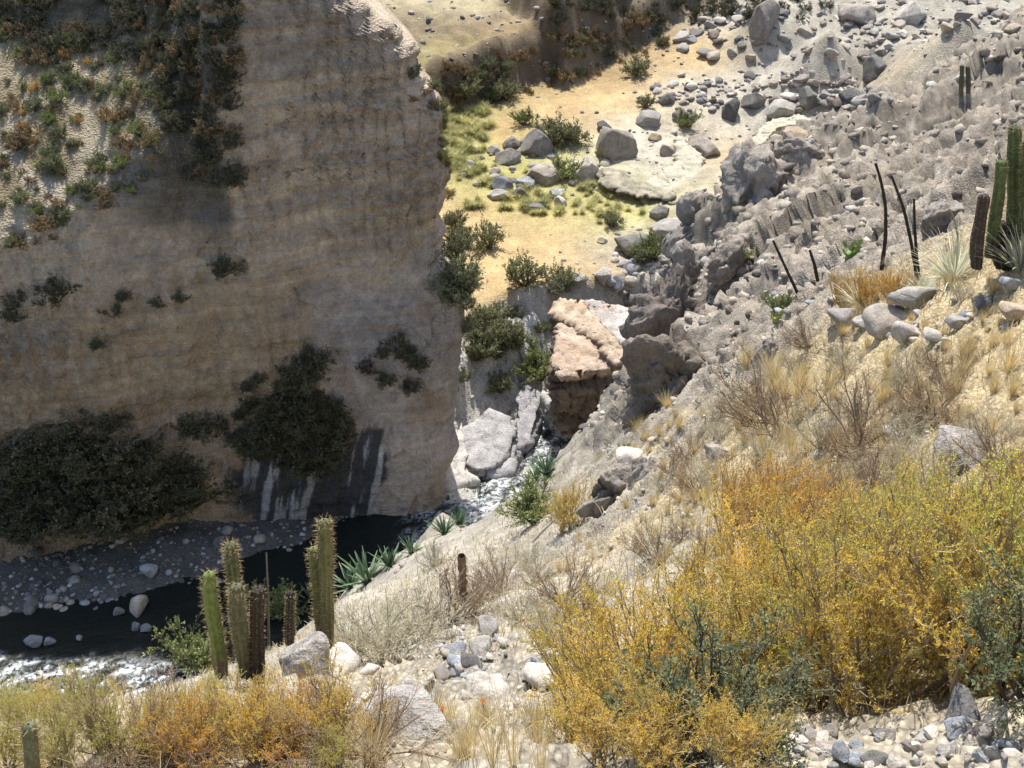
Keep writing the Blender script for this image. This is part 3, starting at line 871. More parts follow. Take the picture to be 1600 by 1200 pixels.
rock_field('boulder', 'round', [(850, 262, 130, 50, 60, 7, 22), (1010, 430, 62, 55, 60, 9, 28), (905, 640, 42, 30, 28, 8, 20), (830, 250, 50, 40, 10, 8, 20), (1080, 150, 90, 22, 40, 6, 18), (880, 160, 130, 30, 16, 4, 9), (840, 400, 100, 90, 22, 4, 9), (1150, 235, 80, 25, 22, 5, 12)],
           'grey rounded stone lying among the boulders of the sunlit valley floor', 'stones on the sunlit valley floor', 'stone', ['GREY', 'PALE', 'BLUE', 'PURP', 'DKGREY'])
rock_field('far_stone', 'large', [(1230, 140, 150, 26, 80, 8, 26), (1250, 60, 200, 50, 95, 7, 34), (1330, 140, 60, 26, 25, 10, 36), (1120, 130, 60, 20, 20, 6, 18), (1290, 160, 120, 10, 30, 14, 34), (1095, 152, 65, 8, 22, 8, 18), (1040, 100, 30, 40, 14, 6, 16)],
           'grey stone on the far stony ground above the wash', 'stones above the far wash', 'stone', ['GREY', 'PALE', 'DKGREY', 'PURP', 'RRK', 'DKBR2'], 4)
rock_field('scree_stone', 'large', [(1450, 30, 160, 34, 90, 7, 30), (1330, 70, 60, 30, 30, 8, 26), (1130, 50, 60, 30, 24, 5, 14)],
           'brownish stone on the scree at the far upper right', 'stones on the far upper right scree', 'stone', ['RRK', 'PURP', 'RRK2', 'GREY'], 4)
rock_field('river_stone', 'round', [(250, 880, 230, 38, 90, 6, 20), (90, 950, 90, 30, 60, 8, 24), (420, 850, 130, 40, 60, 6, 22), (560, 850, 50, 20, 12, 8, 20)],
           'blue grey stone on the shaded gravel bar under the cliff', 'stones on the shaded gravel bar', 'stone', ['BLUE', 'GREY', 'DKGREY', 'DKGREY', 'PURP'])
for px, py, w, lab in [(217, 941, 38, 'largest pale stone standing in the dark river water'), (186, 953, 18, 'small round stone left of the largest one in the dark water'), (230, 978, 20, 'upright pale stone in mid river below the largest one'),
                       (212, 978, 16, 'pointed small stone in mid river beside the upright one'), (233, 882, 30, 'tall pale blue boulder on the shaded gravel bar'), (53, 997, 30, 'flat pale stone at the left river edge'),
                       (78, 1000, 18, 'rounded stone next to the flat one at the left river edge'), (125, 994, 12, 'small stone surfacing alone in the dark river'), (640, 838, 0, '')]:
    if w:
        P = at_z(px, py + w * .3, 0.0)
        if py < 900: P = hit(px, py + w * .4)
        add_rock('river_boulder', 'boulder', int(w) % 5, 'BLUE' if w != 38 else 'PALE', P, w * dist_of(P) / F / 1.8, rot=(0, 0, w), label=lab, cat='boulder', sink=.15)

# foreground stones and slabs on the near slope
FORE = [
    (705, 1012, 34, 0, 'BLUE', 'blue grey stone in the middle of the rubble beside the pale bush'),
    (662, 1022, 26, 1, 'PALE', 'white stone at the left end of the central rubble'),
    (752, 1016, 40, 2, 'GREY', 'dark faced grey block in the central rubble'),
    (735, 1035, 34, 3, 'DKGREY', 'dark stone below the blue grey one in the rubble'),
    (713, 988, 24, 1, 'PALE', 'thin pale stone on top of the central rubble'),
    (760, 985, 40, 0, 'GREY', 'grey stone at the upper end of the central rubble'),
    (690, 1048, 36, 3, 'PURP', 'brownish stone under the central rubble'),
    (765, 1072, 76, 5, 'PALE', 'large whitish slab in the open ground below the rubble'),
    (858, 1060, 66, 2, 'PALE', 'pale block with a shaded left face beside the golden bush'),
    (870, 1020, 46, 1, 'PALE', 'small pale slab above the block beside the golden bush'),
    (838, 1112, 36, 3, 'PALE', 'pale stone in front of the block beside the golden bush'),
    (916, 1122, 32, 1, 'BLUE', 'grey stone at the left foot of the golden bushes'),
    (935, 948, 40, 2, 'GREY', 'dark split stone above the golden bush at the path edge'),
    (955, 960, 26, 0, 'PALE', 'white stone beside the dark split stone'),
    (833, 978, 22, 0, 'PURP', 'small brown stone alone on the bare dusty ground'),
    (625, 1130, 130, 5, 'PALE', 'broad white flat rock low in the centre foreground'),
    (478, 1040, 92, 3, 'PALE', 'white pointed rock leaning between the cacti'),
    (520, 1036, 70, 0, 'PALE', 'whitish split rock right of the pointed one'),
    (160, 1185, 54, 1, 'PALE', 'white rock at the bottom edge under the yellow shrubs'),
    (577, 1045, 28, 3, 'PALE', 'small white split stone right of the pointed rock'),
    (1310, 492, 56, 5, 'PALE', 'long pale slab at the left of the slab group by the orange bush'),
    (1385, 503, 70, 5, 'PURP', 'brown layered slab in the middle of the slab group'),
    (1425, 462, 66, 3, 'GREY', 'tilted grey slab behind the slab group'),
    (1418, 518, 46, 2, 'PALE', 'thick slab with white top and brown front in the slab group'),
    (1460, 522, 40, 5, 'PALE', 'bright white flat stone at the right of the slab group'),
    (1345, 500, 40, 5, 'PALE', 'thin white slab between the long pale slab and the brown one'),
    (1495, 500, 36, 0, 'GREY', 'dark grey stone right of the white flat stone'),
    (1540, 468, 34, 1, 'DKGREY', 'dark stone near the base of the right hand cacti'),
    (1522, 505, 44, 2, 'GREY', 'dark pitted stone under the right hand cacti'),
    (1580, 440, 36, 0, 'BLUE', 'blue grey stone close to the foot of the right cacti'),
    (1592, 488, 50, 3, 'TAN', 'brown rock cut by the right edge of the view'),
    (1400, 672, 46, 1, 'PALE', 'white grey stone in the middle of the straw slope'),
    (1515, 705, 90, 5, 'PALE', 'broad whitish rock sunk in dry grass above the golden bushes'),
    (1122, 708, 40, 1, 'PURP', 'brownish stone at the upper edge of the dusty path'),
    (1290, 658, 20, 2, 'GREY', 'small grey stone under the grey dead bush'),
    (1500, 1108, 80, 4, 'DKGREY', 'black rounded rock under the golden bushes at the lower right'),
    (1462, 1150, 40, 2, 'PURP', 'brown egg shaped stone in the lower right rubble'),
    (1490, 1130, 44, 1, 'BLUE', 'light blue stone behind the brown egg shaped one'),
    (1400, 1172, 74, 5, 'PALE', 'flat cream slab in the lower right rubble'),
    (1365, 1188, 36, 3, 'DKGREY', 'dark stone at the bottom edge of the lower right rubble'),
    (1262, 1168, 44, 3, 'TAN', 'brown tilted stone at the left of the lower right rubble'),
    (1540, 1160, 60, 5, 'PALE', 'whitish stone at the right of the lower right rubble'),
    (985, 705, 50, 5, 'PALE', 'flat bright stone above the dark cut bank'),
    (1010, 722, 36, 1, 'GREY', 'grey stone behind the dark cut bank'),
    (1175, 595, 30, 2, 'PURP', 'brown stone where the ridge meets the straw slope'),
]
for px, py, w, k, cn, lab in FORE:
    P = hit(px, py + w * .15)
    if P is None: continue
    s = w * dist_of(P) / F / 1.45
    add_rock('rock', 'large' if w < 90 else 'boulder', k, cn, P, s, rot=(RNG.uniform(-.25, .25), RNG.uniform(-.25, .25), px * .37), label=lab, cat='rock', sink=.3)

rock_field('rubble_stone', 'large', [(740, 1025, 60, 45, 62, 9, 36), (650, 1120, 110, 45, 40, 12, 44), (860, 1080, 60, 40, 22, 10, 34), (930, 950, 40, 20, 12, 8, 24), (1390, 1172, 190, 30, 104, 12, 44), (1560, 1165, 60, 40, 26, 12, 40), (1280, 1185, 60, 20, 20, 10, 30)],
           'broken angular stone in the foreground rubble', 'broken stones of the foreground rubble', 'stone', ['GREY', 'PALE', 'BLUE', 'PURP', 'PALE'], 4, .2)
rock_field('slope_stone', 'angular', [(850, 1010, 110, 90, 70, 5, 18), (1010, 820, 90, 90, 60, 5, 16), (1470, 510, 110, 40, 50, 8, 26), (1290, 470, 90, 50, 30, 8, 22), (700, 1120, 150, 60, 50, 8, 26), (1300, 640, 230, 90, 35, 6, 18)],
           'small pale stone lying loose on the near slope', 'loose stones on the near slope', 'stone', ['PALE', 'GREY', 'PALE', 'PURP', 'BLUE'], 4, .3)

# countless smaller fragments, one mesh per place
def joined_rocks(name, P, size, col, mat, seed, sub=1, flat=.6, kind='stuff', lab=None, cat=None):
    r = np.random.default_rng(seed)
    shapes = [rock_shape(seed + 31 * k, sub=sub, cuts=16, rough=.09, dims=(1, .85, flat), depth=.35)[:2] for k in range(6)]
    nv = len(shapes[0][0]); Vs = np.stack([s[0] for s in shapes]); Fc = shapes[0][1]
    n = len(P)
    k = r.integers(0, 6, n)
    v = Vs[k]
    a = r.uniform(0, 6.283, n); t = r.uniform(-.5, .5, n)
    ca, sa, ct, st = np.cos(a)[:, None], np.sin(a)[:, None], np.cos(t)[:, None], np.sin(t)[:, None]
    x, y, z = v[..., 0], v[..., 1], v[..., 2]
    y, z = y * ct - z * st, y * st + z * ct
    x, y = x * ca - y * sa, x * sa + y * ca
    v = np.stack([x, y, z], -1) * size[:, None, None] + P[:, None, :]
    f = Fc[None] + (np.arange(n) * nv)[:, None, None]
    c = np.repeat(col[:, None, :], nv, 1)
    return tag(link(name, mesh_np(name, v.reshape(-1, 3), f.reshape(-1, 3), mat, c.reshape(-1, 3))), lab, cat, kind=kind)

def palette(r, n, cols, var=.2):
    c = np.array([globals()[k] for k in cols])[r.integers(0, len(cols), n)]
    return c * r.uniform(1 - var, 1 + var, (n, 1))

r = np.random.default_rng(5)
P, i, j = sample_grid(VH, r, 60000)
rk = RKH[i, j]; u, v, d = project(P)
keep = (u > -150) & (u < 1750) & (v > -100) & (v < 1350) & (d > 3) & (r.random(len(P)) < .06 + .5 * rk ** 2)
P, rk, d = P[keep][:5600], rk[keep][:5600], d[keep][:5600]
size = np.minimum(.45, d * (.0011 + .0055 * r.random(len(P)) ** 3) * (1 + .5 * rk))
joined_rocks('loose_rubble', P, size, palette(r, len(P), ['PURP', 'RRK', 'GREY', 'PURP', 'RRK2']), M_STONE, 41, lab='loose rock fragments covering the near slope', cat='rubble')
P, i, j = sample_grid(VH, r, 90000)
rk = RKH[i, j]; u, v, d = project(P)
keep = (rk > .68) & (u > 850) & (u < 1700) & (v > -60) & (v < 720) & (d > 14) & (d < 110) & (r.random(len(P)) < .4)
P, d = P[keep][:5200], d[keep][:5200]
joined_rocks('ridge_blocks', P - np.array([0, 0, .05]), d * (.0018 + .0085 * r.random(len(P)) ** 1.8), palette(r, len(P), ['RRK', 'PURP', 'RRK', 'DKBR2', 'RRK2'], .25), M_CONGL, 42, flat=.8, lab='jagged loose blocks covering the rocky ridge', cat='rubble')
P, i, j = sample_grid(VV, r, 60000)
rg = RKV[i, j]; u, v, d = project(P)
keep = (u > 600) & (u < 1650) & (v > -60) & (v < 800) & (r.random(len(P)) < .02 + .5 * sstep(.3, 1, rg))
P, d = P[keep][:1800], d[keep][:1800]
joined_rocks('valley_rubble', P, d * (.0014 + .0045 * r.random(len(P)) ** 2.5), palette(r, len(P), ['GREY', 'PALE', 'DKGREY', 'GREY']), M_ROCK, 43, lab='small stones strewn over the valley floor', cat='rubble')
P, i, j = sample_grid(VV, r, 120000)
u, v, d = project(P)
keep = (P[:, 0] < -7) & (P[:, 1] > 52) & (P[:, 1] < 72) & (P[:, 2] > -.25) & (P[:, 2] < 4) & (u > -100)
P, d = P[keep][:3000], d[keep][:3000]
joined_rocks('gravel_bar', P, .06 + .32 * r.random(len(P)) ** 2.5, palette(r, len(P), ['DKGREY', 'GREY', 'DKGREY', 'BLUE'], .35), M_ROCK, 44, lab='pebbles and gravel at the foot of the shaded cliff', cat='gravel')

# ------------------------------------------------------------------ rugged outcrops of the ridge
def outcrop(px, py, wpx, hpx, seed, col, lab, dims=(1, .8, 1), mat=M_CONGL, rot=0, rough=.28, back=0.0):
    P = hit(px, py)
    s = wpx * dist_of(P) / F / 1.8
    hz = hpx * dist_of(P) / F / 1.8 / .85
    V, Fc, f = rock_shape(seed, sub=5, cuts=14, rough=rough, dims=(1, dims[1], 1), depth=.62, fs=2.6)
    V = V * np.array([s, s * dims[1], hz])
    # knobbly conglomerate skin
    L = np.linalg.norm(V, axis=1, keepdims=True) + 1e-6
    f1, f2, idv = cells(V[:, 0] * 2.1 + V[:, 1] * .7, V[:, 2] * 2.1 + V[:, 1] * 1.3, seed)
    t1, e1, idt = facets(V[:, 0] * .9 + V[:, 1] * .5, V[:, 2] * .9 + V[:, 1] * .6, seed + 1)
    k = t1 * .55 + (.5 - f1) * .2 + (idv - .5) * .2 + .16 * fbm(V[:, 0] * 2, V[:, 1] * 2, V[:, 2] * 2, o=5, s=seed, g=.65)
    V = V + V / L * k[:, None] * min(1.0, s * .8)
    c = np.array(globals()[col])[None] * (.95 + .35 * k[:, None] + .25 * f[:, None])
    o = link('rock_outcrop', mesh_np('rock_outcrop', V, Fc, mat, c))
    o.location = (P[0], P[1] + back, P[2]); o.rotation_euler = (0, 0, rot)
    return tag(o, lab, 'outcrop')

outcrop(1185, 285, 120, 95, 503, 'PURP', 'rounded dark outcrop at the top of the ridge by the wash', rot=2.0)
outcrop(955, 775, 105, 75, 505, 'PURP', 'dark cut bank of crumbly rock above the pale slope', dims=(1, .6, 1), rot=.5)
outcrop(1000, 740, 50, 60, 506, 'PURP', 'brown rock rib joined to the right of the cut bank', rot=1.5)
outcrop(1245, 240, 60, 34, 507, 'PURP', 'reddish brown rock lump at the edge of the wash', rot=0.1)
outcrop(1470, 350, 70, 60, 508, 'PURP', 'rough brown rock behind the pale spiky plant', rot=.7)
outcrop(1560, 120, 110, 90, 509, 'PURP', 'large grey rock face at the upper right of the ridge', rot=.4)
outcrop(1200, 560, 60, 60, 510, 'PURP', 'rounded grey outcrop half way down the ridge', rot=.8)

DKBR = (.20, .17, .14)
outcrop(1048, 612, 140, 165, 501, 'DKBR', 'dark faced rock at the foot of the ridge above the straw gully', rot=.3)
outcrop(1040, 520, 105, 150, 511, 'DKBR', 'tall dark brown rock face beside the tilted slabs')
outcrop(1078, 440, 100, 120, 502, 'PURP', 'knobbly grey outcrop above the tall dark face', rot=1.0)
outcrop(1100, 360, 95, 90, 504, 'PURP', 'lower knobbly outcrop left of the rounded ridge top', rot=.2)
outcrop(1140, 420, 80, 70, 512, 'RRK', 'pale knobbly hump right of the knobbly grey outcrop', rot=.9)

# ------------------------------------------------------------------ tilted slabs and white river rocks
def slab(name, outline, z0, tilt, thick, col, lab, seed, mat=M_ROCK, cat='rock slab', edge=.25, bumpy=.12):
    pts = [at_z(a, b, z0) for a, b in outline]
    c0 = np.mean(pts, axis=0)
    q = []
    for a, b in outline:
        d = ray(a, b)
        t = (z0 - H - c0[0] * tilt[0] - c0[1] * tilt[1]) / (d[2] - d[0] * tilt[0] - d[1] * tilt[1])
        q.append(d * t + np.array([0, 0, H]))
    pts = q
    bm = bmesh.new()
    vs = [bm.verts.new((p[0], p[1], z0 + (p[0] - c0[0]) * tilt[0] + (p[1] - c0[1]) * tilt[1])) for p in pts]
    f = bm.faces.new(vs); f.normal_update()
    if f.normal.z < 0: f.normal_flip()
    e = bmesh.ops.extrude_face_region(bm, geom=[f])
    low = [g for g in e['geom'] if isinstance(g, bmesh.types.BMVert)]
    for q in low:
        q.co.z -= thick; q.co.x += (q.co.x - c0[0]) * .05; q.co.y += (q.co.y - c0[1]) * .02
    bmesh.ops.recalc_face_normals(bm, faces=bm.faces)
    bmesh.ops.triangulate(bm, faces=bm.faces)
    for _ in range(6):
        ed = [x for x in bm.edges if x.calc_length() > .34]
        if not ed or len(bm.verts) > 9000: break
        bmesh.ops.subdivide_edges(bm, edges=ed, cuts=1, use_grid_fill=False)
        bmesh.ops.triangulate(bm, faces=[x for x in bm.faces if len(x.verts) > 3])
    bm.normal_update()
    V = np.array([v.co[:] for v in bm.verts]); Nn = np.array([v.normal[:] for v in bm.verts]); Fc = np.array([[v.index for v in f.verts] for f in bm.faces]); bm.free()
    n1 = fbm(V[:, 0] * .9, V[:, 1] * .9, V[:, 2] * 1.6, o=5, s=seed, g=.6)
    g1, g2, gid = cells(V[:, 0] * .7 + V[:, 1] * .25, V[:, 1] * .35 + V[:, 2] * .5, seed)
    n1 = n1 + (gid - .5) * .45 * sstep(0, .05, g2 - g1) - .9 * (1 - sstep(0, .07, g2 - g1)) + .5 * fbm(V[:, 0] * 2.5, V[:, 1] * 2.5, V[:, 2] * 2.5, o=4, s=seed + 9, g=.65, ridged=True)
    side = 1 - np.abs(Nn[:, 2])
    if cat == 'river rock': n1 = n1 * .55
    V = V + Nn * (n1 * (bumpy + edge * side))[:, None] * 1.6
    V[:, :2] += Nn[:, :2] * (side * .5 * vnoise(V[:, 2] * 2.4, V[:, 2] * 0 + seed, s=seed))[:, None]
    c = np.array(col)[None] * (1 + .25 * n1[:, None])
    st = sstep(.1, .5, fbm(V[:, 0] * .5 + V[:, 1] * .3, V[:, 1] * 1.5, o=4, s=seed + 3))[:, None] * .5
    c = c * (1 - st) + np.array((.50, .33, .20)) * st * (cat == 'rock slab') + c * st * (cat != 'rock slab')
    lowshade = sstep(.9, 1.4, V[:, 2].max() - V[:, 2] - (thick > 4) * .4)[:, None] * sstep(.4, .8, side)[:, None] * (cat == 'rock slab')  # undercut shade painted as dark brown on the lower side faces
    c = c * (1 - lowshade) + np.array((.17, .125, .09)) * (1 + .4 * n1[:, None]) * lowshade
    return tag(link(name, mesh_np(name, V, Fc, mat, c)), lab, cat)

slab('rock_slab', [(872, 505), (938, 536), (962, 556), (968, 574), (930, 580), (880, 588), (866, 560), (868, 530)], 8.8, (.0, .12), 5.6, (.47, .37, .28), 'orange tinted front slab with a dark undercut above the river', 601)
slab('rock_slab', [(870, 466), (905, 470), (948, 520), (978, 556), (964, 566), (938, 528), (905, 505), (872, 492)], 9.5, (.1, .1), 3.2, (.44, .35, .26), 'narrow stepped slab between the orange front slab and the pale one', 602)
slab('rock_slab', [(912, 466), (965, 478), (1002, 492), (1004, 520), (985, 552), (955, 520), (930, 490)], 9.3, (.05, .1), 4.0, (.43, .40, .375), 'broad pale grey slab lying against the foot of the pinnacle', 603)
slab('river_rock', [(722, 672), (765, 640), (800, 652), (797, 700), (770, 728), (745, 735), (722, 722)], 1.5, (.03, .30), 2.4, (.56, .545, .515), 'smooth white rock with cracks sloping into the river', 604, cat='river rock')
slab('river_rock', [(700, 700), (722, 660), (728, 735), (742, 745), (700, 757), (690, 750)], 1.0, (.05, .28), 2.0, (.52, .50, .47), 'white rock foot beside the shadow edge of the cliff', 605, cat='river rock')
slab('river_rock', [(808, 622), (822, 602), (842, 612), (840, 650), (826, 690), (806, 696)], 1.9, (.03, .3), 2.8, (.48, .47, .46), 'upright pale rock between the dark crack and the stones', 606, cat='river rock')
slab('river_rock', [(850, 612), (876, 602), (880, 618), (860, 628)], 3.0, (.0, .2), 2.6, (.52, .51, .49), 'small bright rock under the orange slab', 607, cat='river rock')
slab('river_rock', [(770, 735), (792, 690), (800, 655), (806, 700), (796, 728)], 1.0, (.05, .25), 2.0, (.52, .51, .49), 'thin white rock blade at the edge of the rapids', 608, cat='river rock')
slab('rock_ledge', [(1010, 285), (1060, 255), (1062, 215), (1095, 245), (1085, 290), (1040, 300)], 9.6, (.0, .05), 1.6, (.46, .43, .33), 'pale yellow rock ledge between the boulders and the wash', 609, cat='rock ledge')
slab('rock_ledge', [(940, 262), (975, 268), (1010, 290), (1055, 300), (1040, 308), (990, 300), (950, 285)], 9.9, (.0, .1), 1.4, (.42, .38, .27), 'yellowish cracked ledge under the biggest brown boulder', 610, cat='rock ledge')
slab('rock_ledge', [(1165, 225), (1200, 190), (1290, 172), (1330, 172), (1300, 184), (1215, 200), (1185, 232)], 10.2, (.0, .05), 1.8, (.47, .44, .34), 'long pale ledge along the far side of the wash', 611, cat='rock ledge')
for k, (a, b) in enumerate([(1180, 130), (1230, 122), (1290, 118), (1330, 115)]):
    pass

# ------------------------------------------------------------------ plants: growth helpers
def tubes(pts, rad, col, sides=3):
    """pts (n,m,3), rad (n,m): thin prisms -> verts, quads, colours"""
    n, m, _ = pts.shape
    t = np.gradient(pts, axis=1); t /= np.linalg.norm(t, axis=-1, keepdims=True) + 1e-9
    ref = np.where(np.abs(t[..., 2:3]) > .9, np.array([1.0, 0, 0]), np.array([0, 0, 1.0]))
    a = np.cross(t, ref); a /= np.linalg.norm(a, axis=-1, keepdims=True) + 1e-9
    b = np.cross(t, a)
    ang = np.arange(sides) * 2 * np.pi / sides
    ring = a[:, :, None] * np.cos(ang)[None, None, :, None] + b[:, :, None] * np.sin(ang)[None, None, :, None]
    V = pts[:, :, None] + ring * rad[:, :, None, None]
    idx = np.arange(n * m * sides).reshape(n, m, sides)
    nx = np.roll(idx, -1, axis=2)
    Fq = np.stack([idx[:, :-1], nx[:, :-1], nx[:, 1:], idx[:, 1:]], -1).reshape(-1, 4)
    c = np.broadcast_to(np.asarray(col, float).reshape((-1, 1, 1, 3)) if np.ndim(col) > 1 else np.asarray(col, float), (n, m, sides, 3))
    return V.reshape(-1, 3), Fq, c.reshape(-1, 3)

def join(parts):
    V, Fq, Cc, o = [], [], [], 0
    for v, f, c in parts:
        V.append(v); Fq.append(f + o); Cc.append(c); o += len(v)
    return np.concatenate(V), np.concatenate(Fq), np.concatenate(Cc)

def unit(v):
    return v / (np.linalg.norm(v, axis=-1, keepdims=True) + 1e-9)

def branch(r, P0, D0, L, m=4, wob=.25, up=.2):
    """n curved shoots from P0 along D0"""
    n = len(P0); pts = [P0]; D = D0.copy(); step = (L / (m - 1))[:, None]
    for k in range(m - 1):
        pts.append(pts[-1] + D * step)
        D = unit(D + r.normal(size=(n, 3)) * wob + np.array([0, 0, up]))
    return np.stack(pts, 1)

def children_of(r, pts, k, lo=.25, hi=1.0, spread=.7, up=.3):
    n, m, _ = pts.shape
    t = r.uniform(lo, hi, (n, k)) * (m - 1.001)
    i = t.astype(int); fr = (t - i)[..., None]
    ar = np.arange(n)[:, None]
    P = pts[ar, i] * (1 - fr) + pts[ar, i + 1] * fr
    T_ = unit(pts[ar, i + 1] - pts[ar, i])
    D = unit(T_ + r.normal(size=(n, k, 3)) * spread + np.array([0, 0, up]))
    return P.reshape(-1, 3), D.reshape(-1, 3), t.reshape(-1) / (m - 1)

def leaves(r, P, D, l, w, cols):
    n = len(P)
    side = unit(np.cross(D, r.normal(size=(n, 3))))
    l = l[:, None]; w = w[:, None]
    V = np.stack([P, P + D * l * .5 + side * w * .5, P + D * l, P + D * l * .5 - side * w * .5], 1)
    Fq = np.arange(n * 4).reshape(n, 4)
    return V.reshape(-1, 3), Fq, np.repeat(cols, 4, 0)

def pick(r, n, cols, var=.15):
    c = np.array(cols)[r.integers(0, len(cols), n)]
    return c * r.uniform(1 - var, 1 + var, (n, 1))

def shrub(name, seed, h=1.0, w=1.0, n1=20, k2=7, k3=6, leaf=(.02, .008), nleaf=12, lcols=((.45, .3, .05),), scol=(.14, .10, .07), spread1=.55, up=.25, wob=.2, sr=.006, mat=None, lo=.3, twig_only=False, leafdir=.8):
    r = np.random.default_rng(seed)
    P0 = r.normal(size=(n1, 3)) * np.array([.07 * w, .07 * w, 0])
    D0 = unit(np.concatenate([r.normal(size=(n1, 2)) * spread1 * w / h, np.ones((n1, 1))], 1))
    L1 = h * r.uniform(.55, .85, n1)
    b1 = branch(r, P0, D0, L1, 5, wob * .6, up * .5)
    P2, D2, _ = children_of(r, b1, k2, .25, 1, .55, up)
    b2 = branch(r, P2, D2, h * r.uniform(.15, .38, len(P2)), 4, wob, up)
    P3, D3, _ = children_of(r, b2, k3, .15, 1, .6, up)
    b3 = branch(r, P3, D3, h * r.uniform(.07, .17, len(P3)), 3, wob, up)
    sc = np.array(scol)
    parts = [tubes(b1, np.linspace(1, .45, 5)[None] * sr * 1.6 * r.uniform(.7, 1.3, (n1, 1)), pick(r, n1, [sc], .2), 4)]
    parts.append(tubes(b2, np.linspace(.6, .3, 4)[None] * sr * np.ones((len(b2), 1)), pick(r, len(b2), [sc * 1.15], .25)))
    parts.append(tubes(b3, np.linspace(.32, .16, 3)[None] * sr * np.ones((len(b3), 1)), pick(r, len(b3), [sc * 1.35], .25)))
    root = empty(name)
    link('stems', mesh_np('stems', *join(parts)[:2], M_TWIG, join(parts)[2]), root)
    if not twig_only and nleaf:
        allb = np.concatenate([b3[:, [0, 1]], b3[:, [1, 2]]], 0)
        P4, D4, _ = children_of(r, b3, nleaf, .1, 1, leafdir, .35)
        n = len(P4)
        # clumps of colour through the crown
        ci = fbm(P4[:, 0] * 5 / h + seed, P4[:, 1] * 5 / h, P4[:, 2] * 5 / h, o=2, s=seed)
        lc = np.array(lcols)
        idx = np.clip(((ci + .45) / .9 * len(lc) + r.normal(size=n) * .5), 0, len(lc) - 1e-3).astype(int)
        cc = lc[idx] * r.uniform(.75, 1.2, (n, 1))
        link('foliage', mesh_np('foliage', *leaves(r, P4, D4, leaf[0] * r.uniform(.6, 1.3, n), leaf[1] * r.uniform(.7, 1.3, n), cc)[:2], mat or M_LEAF, np.repeat(cc, 4, 0)), root)
    zt = np.sort(b3[..., 2].ravel()); root['height'] = float(zt[int(len(zt) * .97)])
    return root

GOLD = [(.80, .55, .10), (.85, .64, .14), (.76, .50, .10), (.74, .57, .12), (.64, .54, .14)]
ORNG = [(.76, .45, .08), (.70, .38, .07), (.74, .50, .10), (.52, .35, .12)]
YGRN = [(.62, .57, .12), (.50, .52, .12), (.72, .58, .11), (.40, .42, .12)]
GRN = [(.19, .23, .11), (.25, .29, .15), (.33, .36, .22), (.15, .18, .09)]
OLV = [(.10, .14, .05), (.15, .19, .07), (.20, .22, .09)]
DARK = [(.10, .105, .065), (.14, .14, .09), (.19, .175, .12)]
PALEG = [(.50, .46, .30), (.55, .50, .36), (.44, .42, .24)]
DRYB = [(.34, .24, .13), (.42, .31, .17), (.28, .20, .13)]

golds = [shrub('golden_shrub', 700 + k, 1.0, 1.05, n1=24, k2=8, k3=6, leaf=(.020, .0065), nleaf=[18, 17, 15, 14][k], lcols=[GOLD, ORNG, GOLD, YGRN][k], scol=(.33, .26, .19), spread1=.5, up=.32, sr=.0065) for k in range(4)]
greens = [shrub('green_shrub', 720 + k, 1.0, 1.0, n1=14, k2=8, k3=5, leaf=(.030, .016), nleaf=8, lcols=GRN, scol=(.10, .085, .07), spread1=.55, up=.15, wob=.3, sr=.009, leafdir=1.2) for k in range(1)]
drys = [shrub('dry_shrub', 730 + k, 1.0, 1.2, n1=22, k2=8, k3=7, leaf=(.020, .008), nleaf=2, lcols=[DRYB, PALEG][k], scol=[(.24, .18, .13), (.42, .38, .30)][k], spread1=.8, up=.1, wob=.3, sr=.007) for k in range(2)]
bushes = [shrub('valley_shrub', 740 + k, 1.0, 1.1, n1=16, k2=8, k3=6, leaf=(.048, .026), nleaf=9, lcols=[[(.19, .21, .11), (.27, .29, .165), (.36, .36, .23)], [(.26, .31, .12), (.34, .37, .16), (.20, .25, .11)]][k], scol=(.13, .11, .08), spread1=.75, up=.1, sr=.014, mat=M_DARKLEAF) for k in range(2)]
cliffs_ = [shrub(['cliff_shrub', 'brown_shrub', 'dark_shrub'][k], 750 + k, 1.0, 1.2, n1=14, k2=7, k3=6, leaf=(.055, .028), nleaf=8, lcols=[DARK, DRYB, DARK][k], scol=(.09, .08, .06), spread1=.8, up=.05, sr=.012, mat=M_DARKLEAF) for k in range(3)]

def tuft(name, seed, n, h, w, spread, cols, curve=.35, seg=4, mat=None, part='blades', tipw=.15):
    """many arching blades from one base"""
    r = np.random.default_rng(seed)
    az = r.uniform(0, 6.283, n); lean = np.abs(r.normal(size=n)) * spread
    D = unit(np.stack([np.cos(az) * lean, np.sin(az) * lean, np.ones(n)], -1))
    L = h * r.uniform(.55, 1.1, n)
    P = np.stack([np.cos(az), np.sin(az), np.zeros(n)], -1) * (r.random(n) * .10 * h)[:, None]
    pts = [P]
    for k in range(seg - 1):
        pts.append(pts[-1] + D * (L / (seg - 1))[:, None])
        D = unit(D + np.stack([np.cos(az), np.sin(az), -np.ones(n) * .5], -1) * curve / seg * 1.5 + r.normal(size=(n, 3)) * .05)
    pts = np.stack(pts, 1)
    side = np.stack([-np.sin(az), np.cos(az), np.zeros(n)], -1)[:, None]
    prof = np.interp(np.linspace(0, 1, seg), [0, .25, 1], [.7, 1, tipw])[None, :, None]
    V = np.stack([pts - side * prof * w / 2, pts + side * prof * w / 2], 2)
    idx = np.arange(n * seg * 2).reshape(n, seg, 2)
    Fq = np.stack([idx[:, :-1, 0], idx[:, :-1, 1], idx[:, 1:, 1], idx[:, 1:, 0]], -1).reshape(-1, 4)
    c = np.repeat(pick(r, n, cols, .2), seg * 2, 0)
    root = empty(name); link(part, mesh_np(part, V.reshape(-1, 3), Fq, mat or M_DRY, c), root); root['height'] = h
    return root

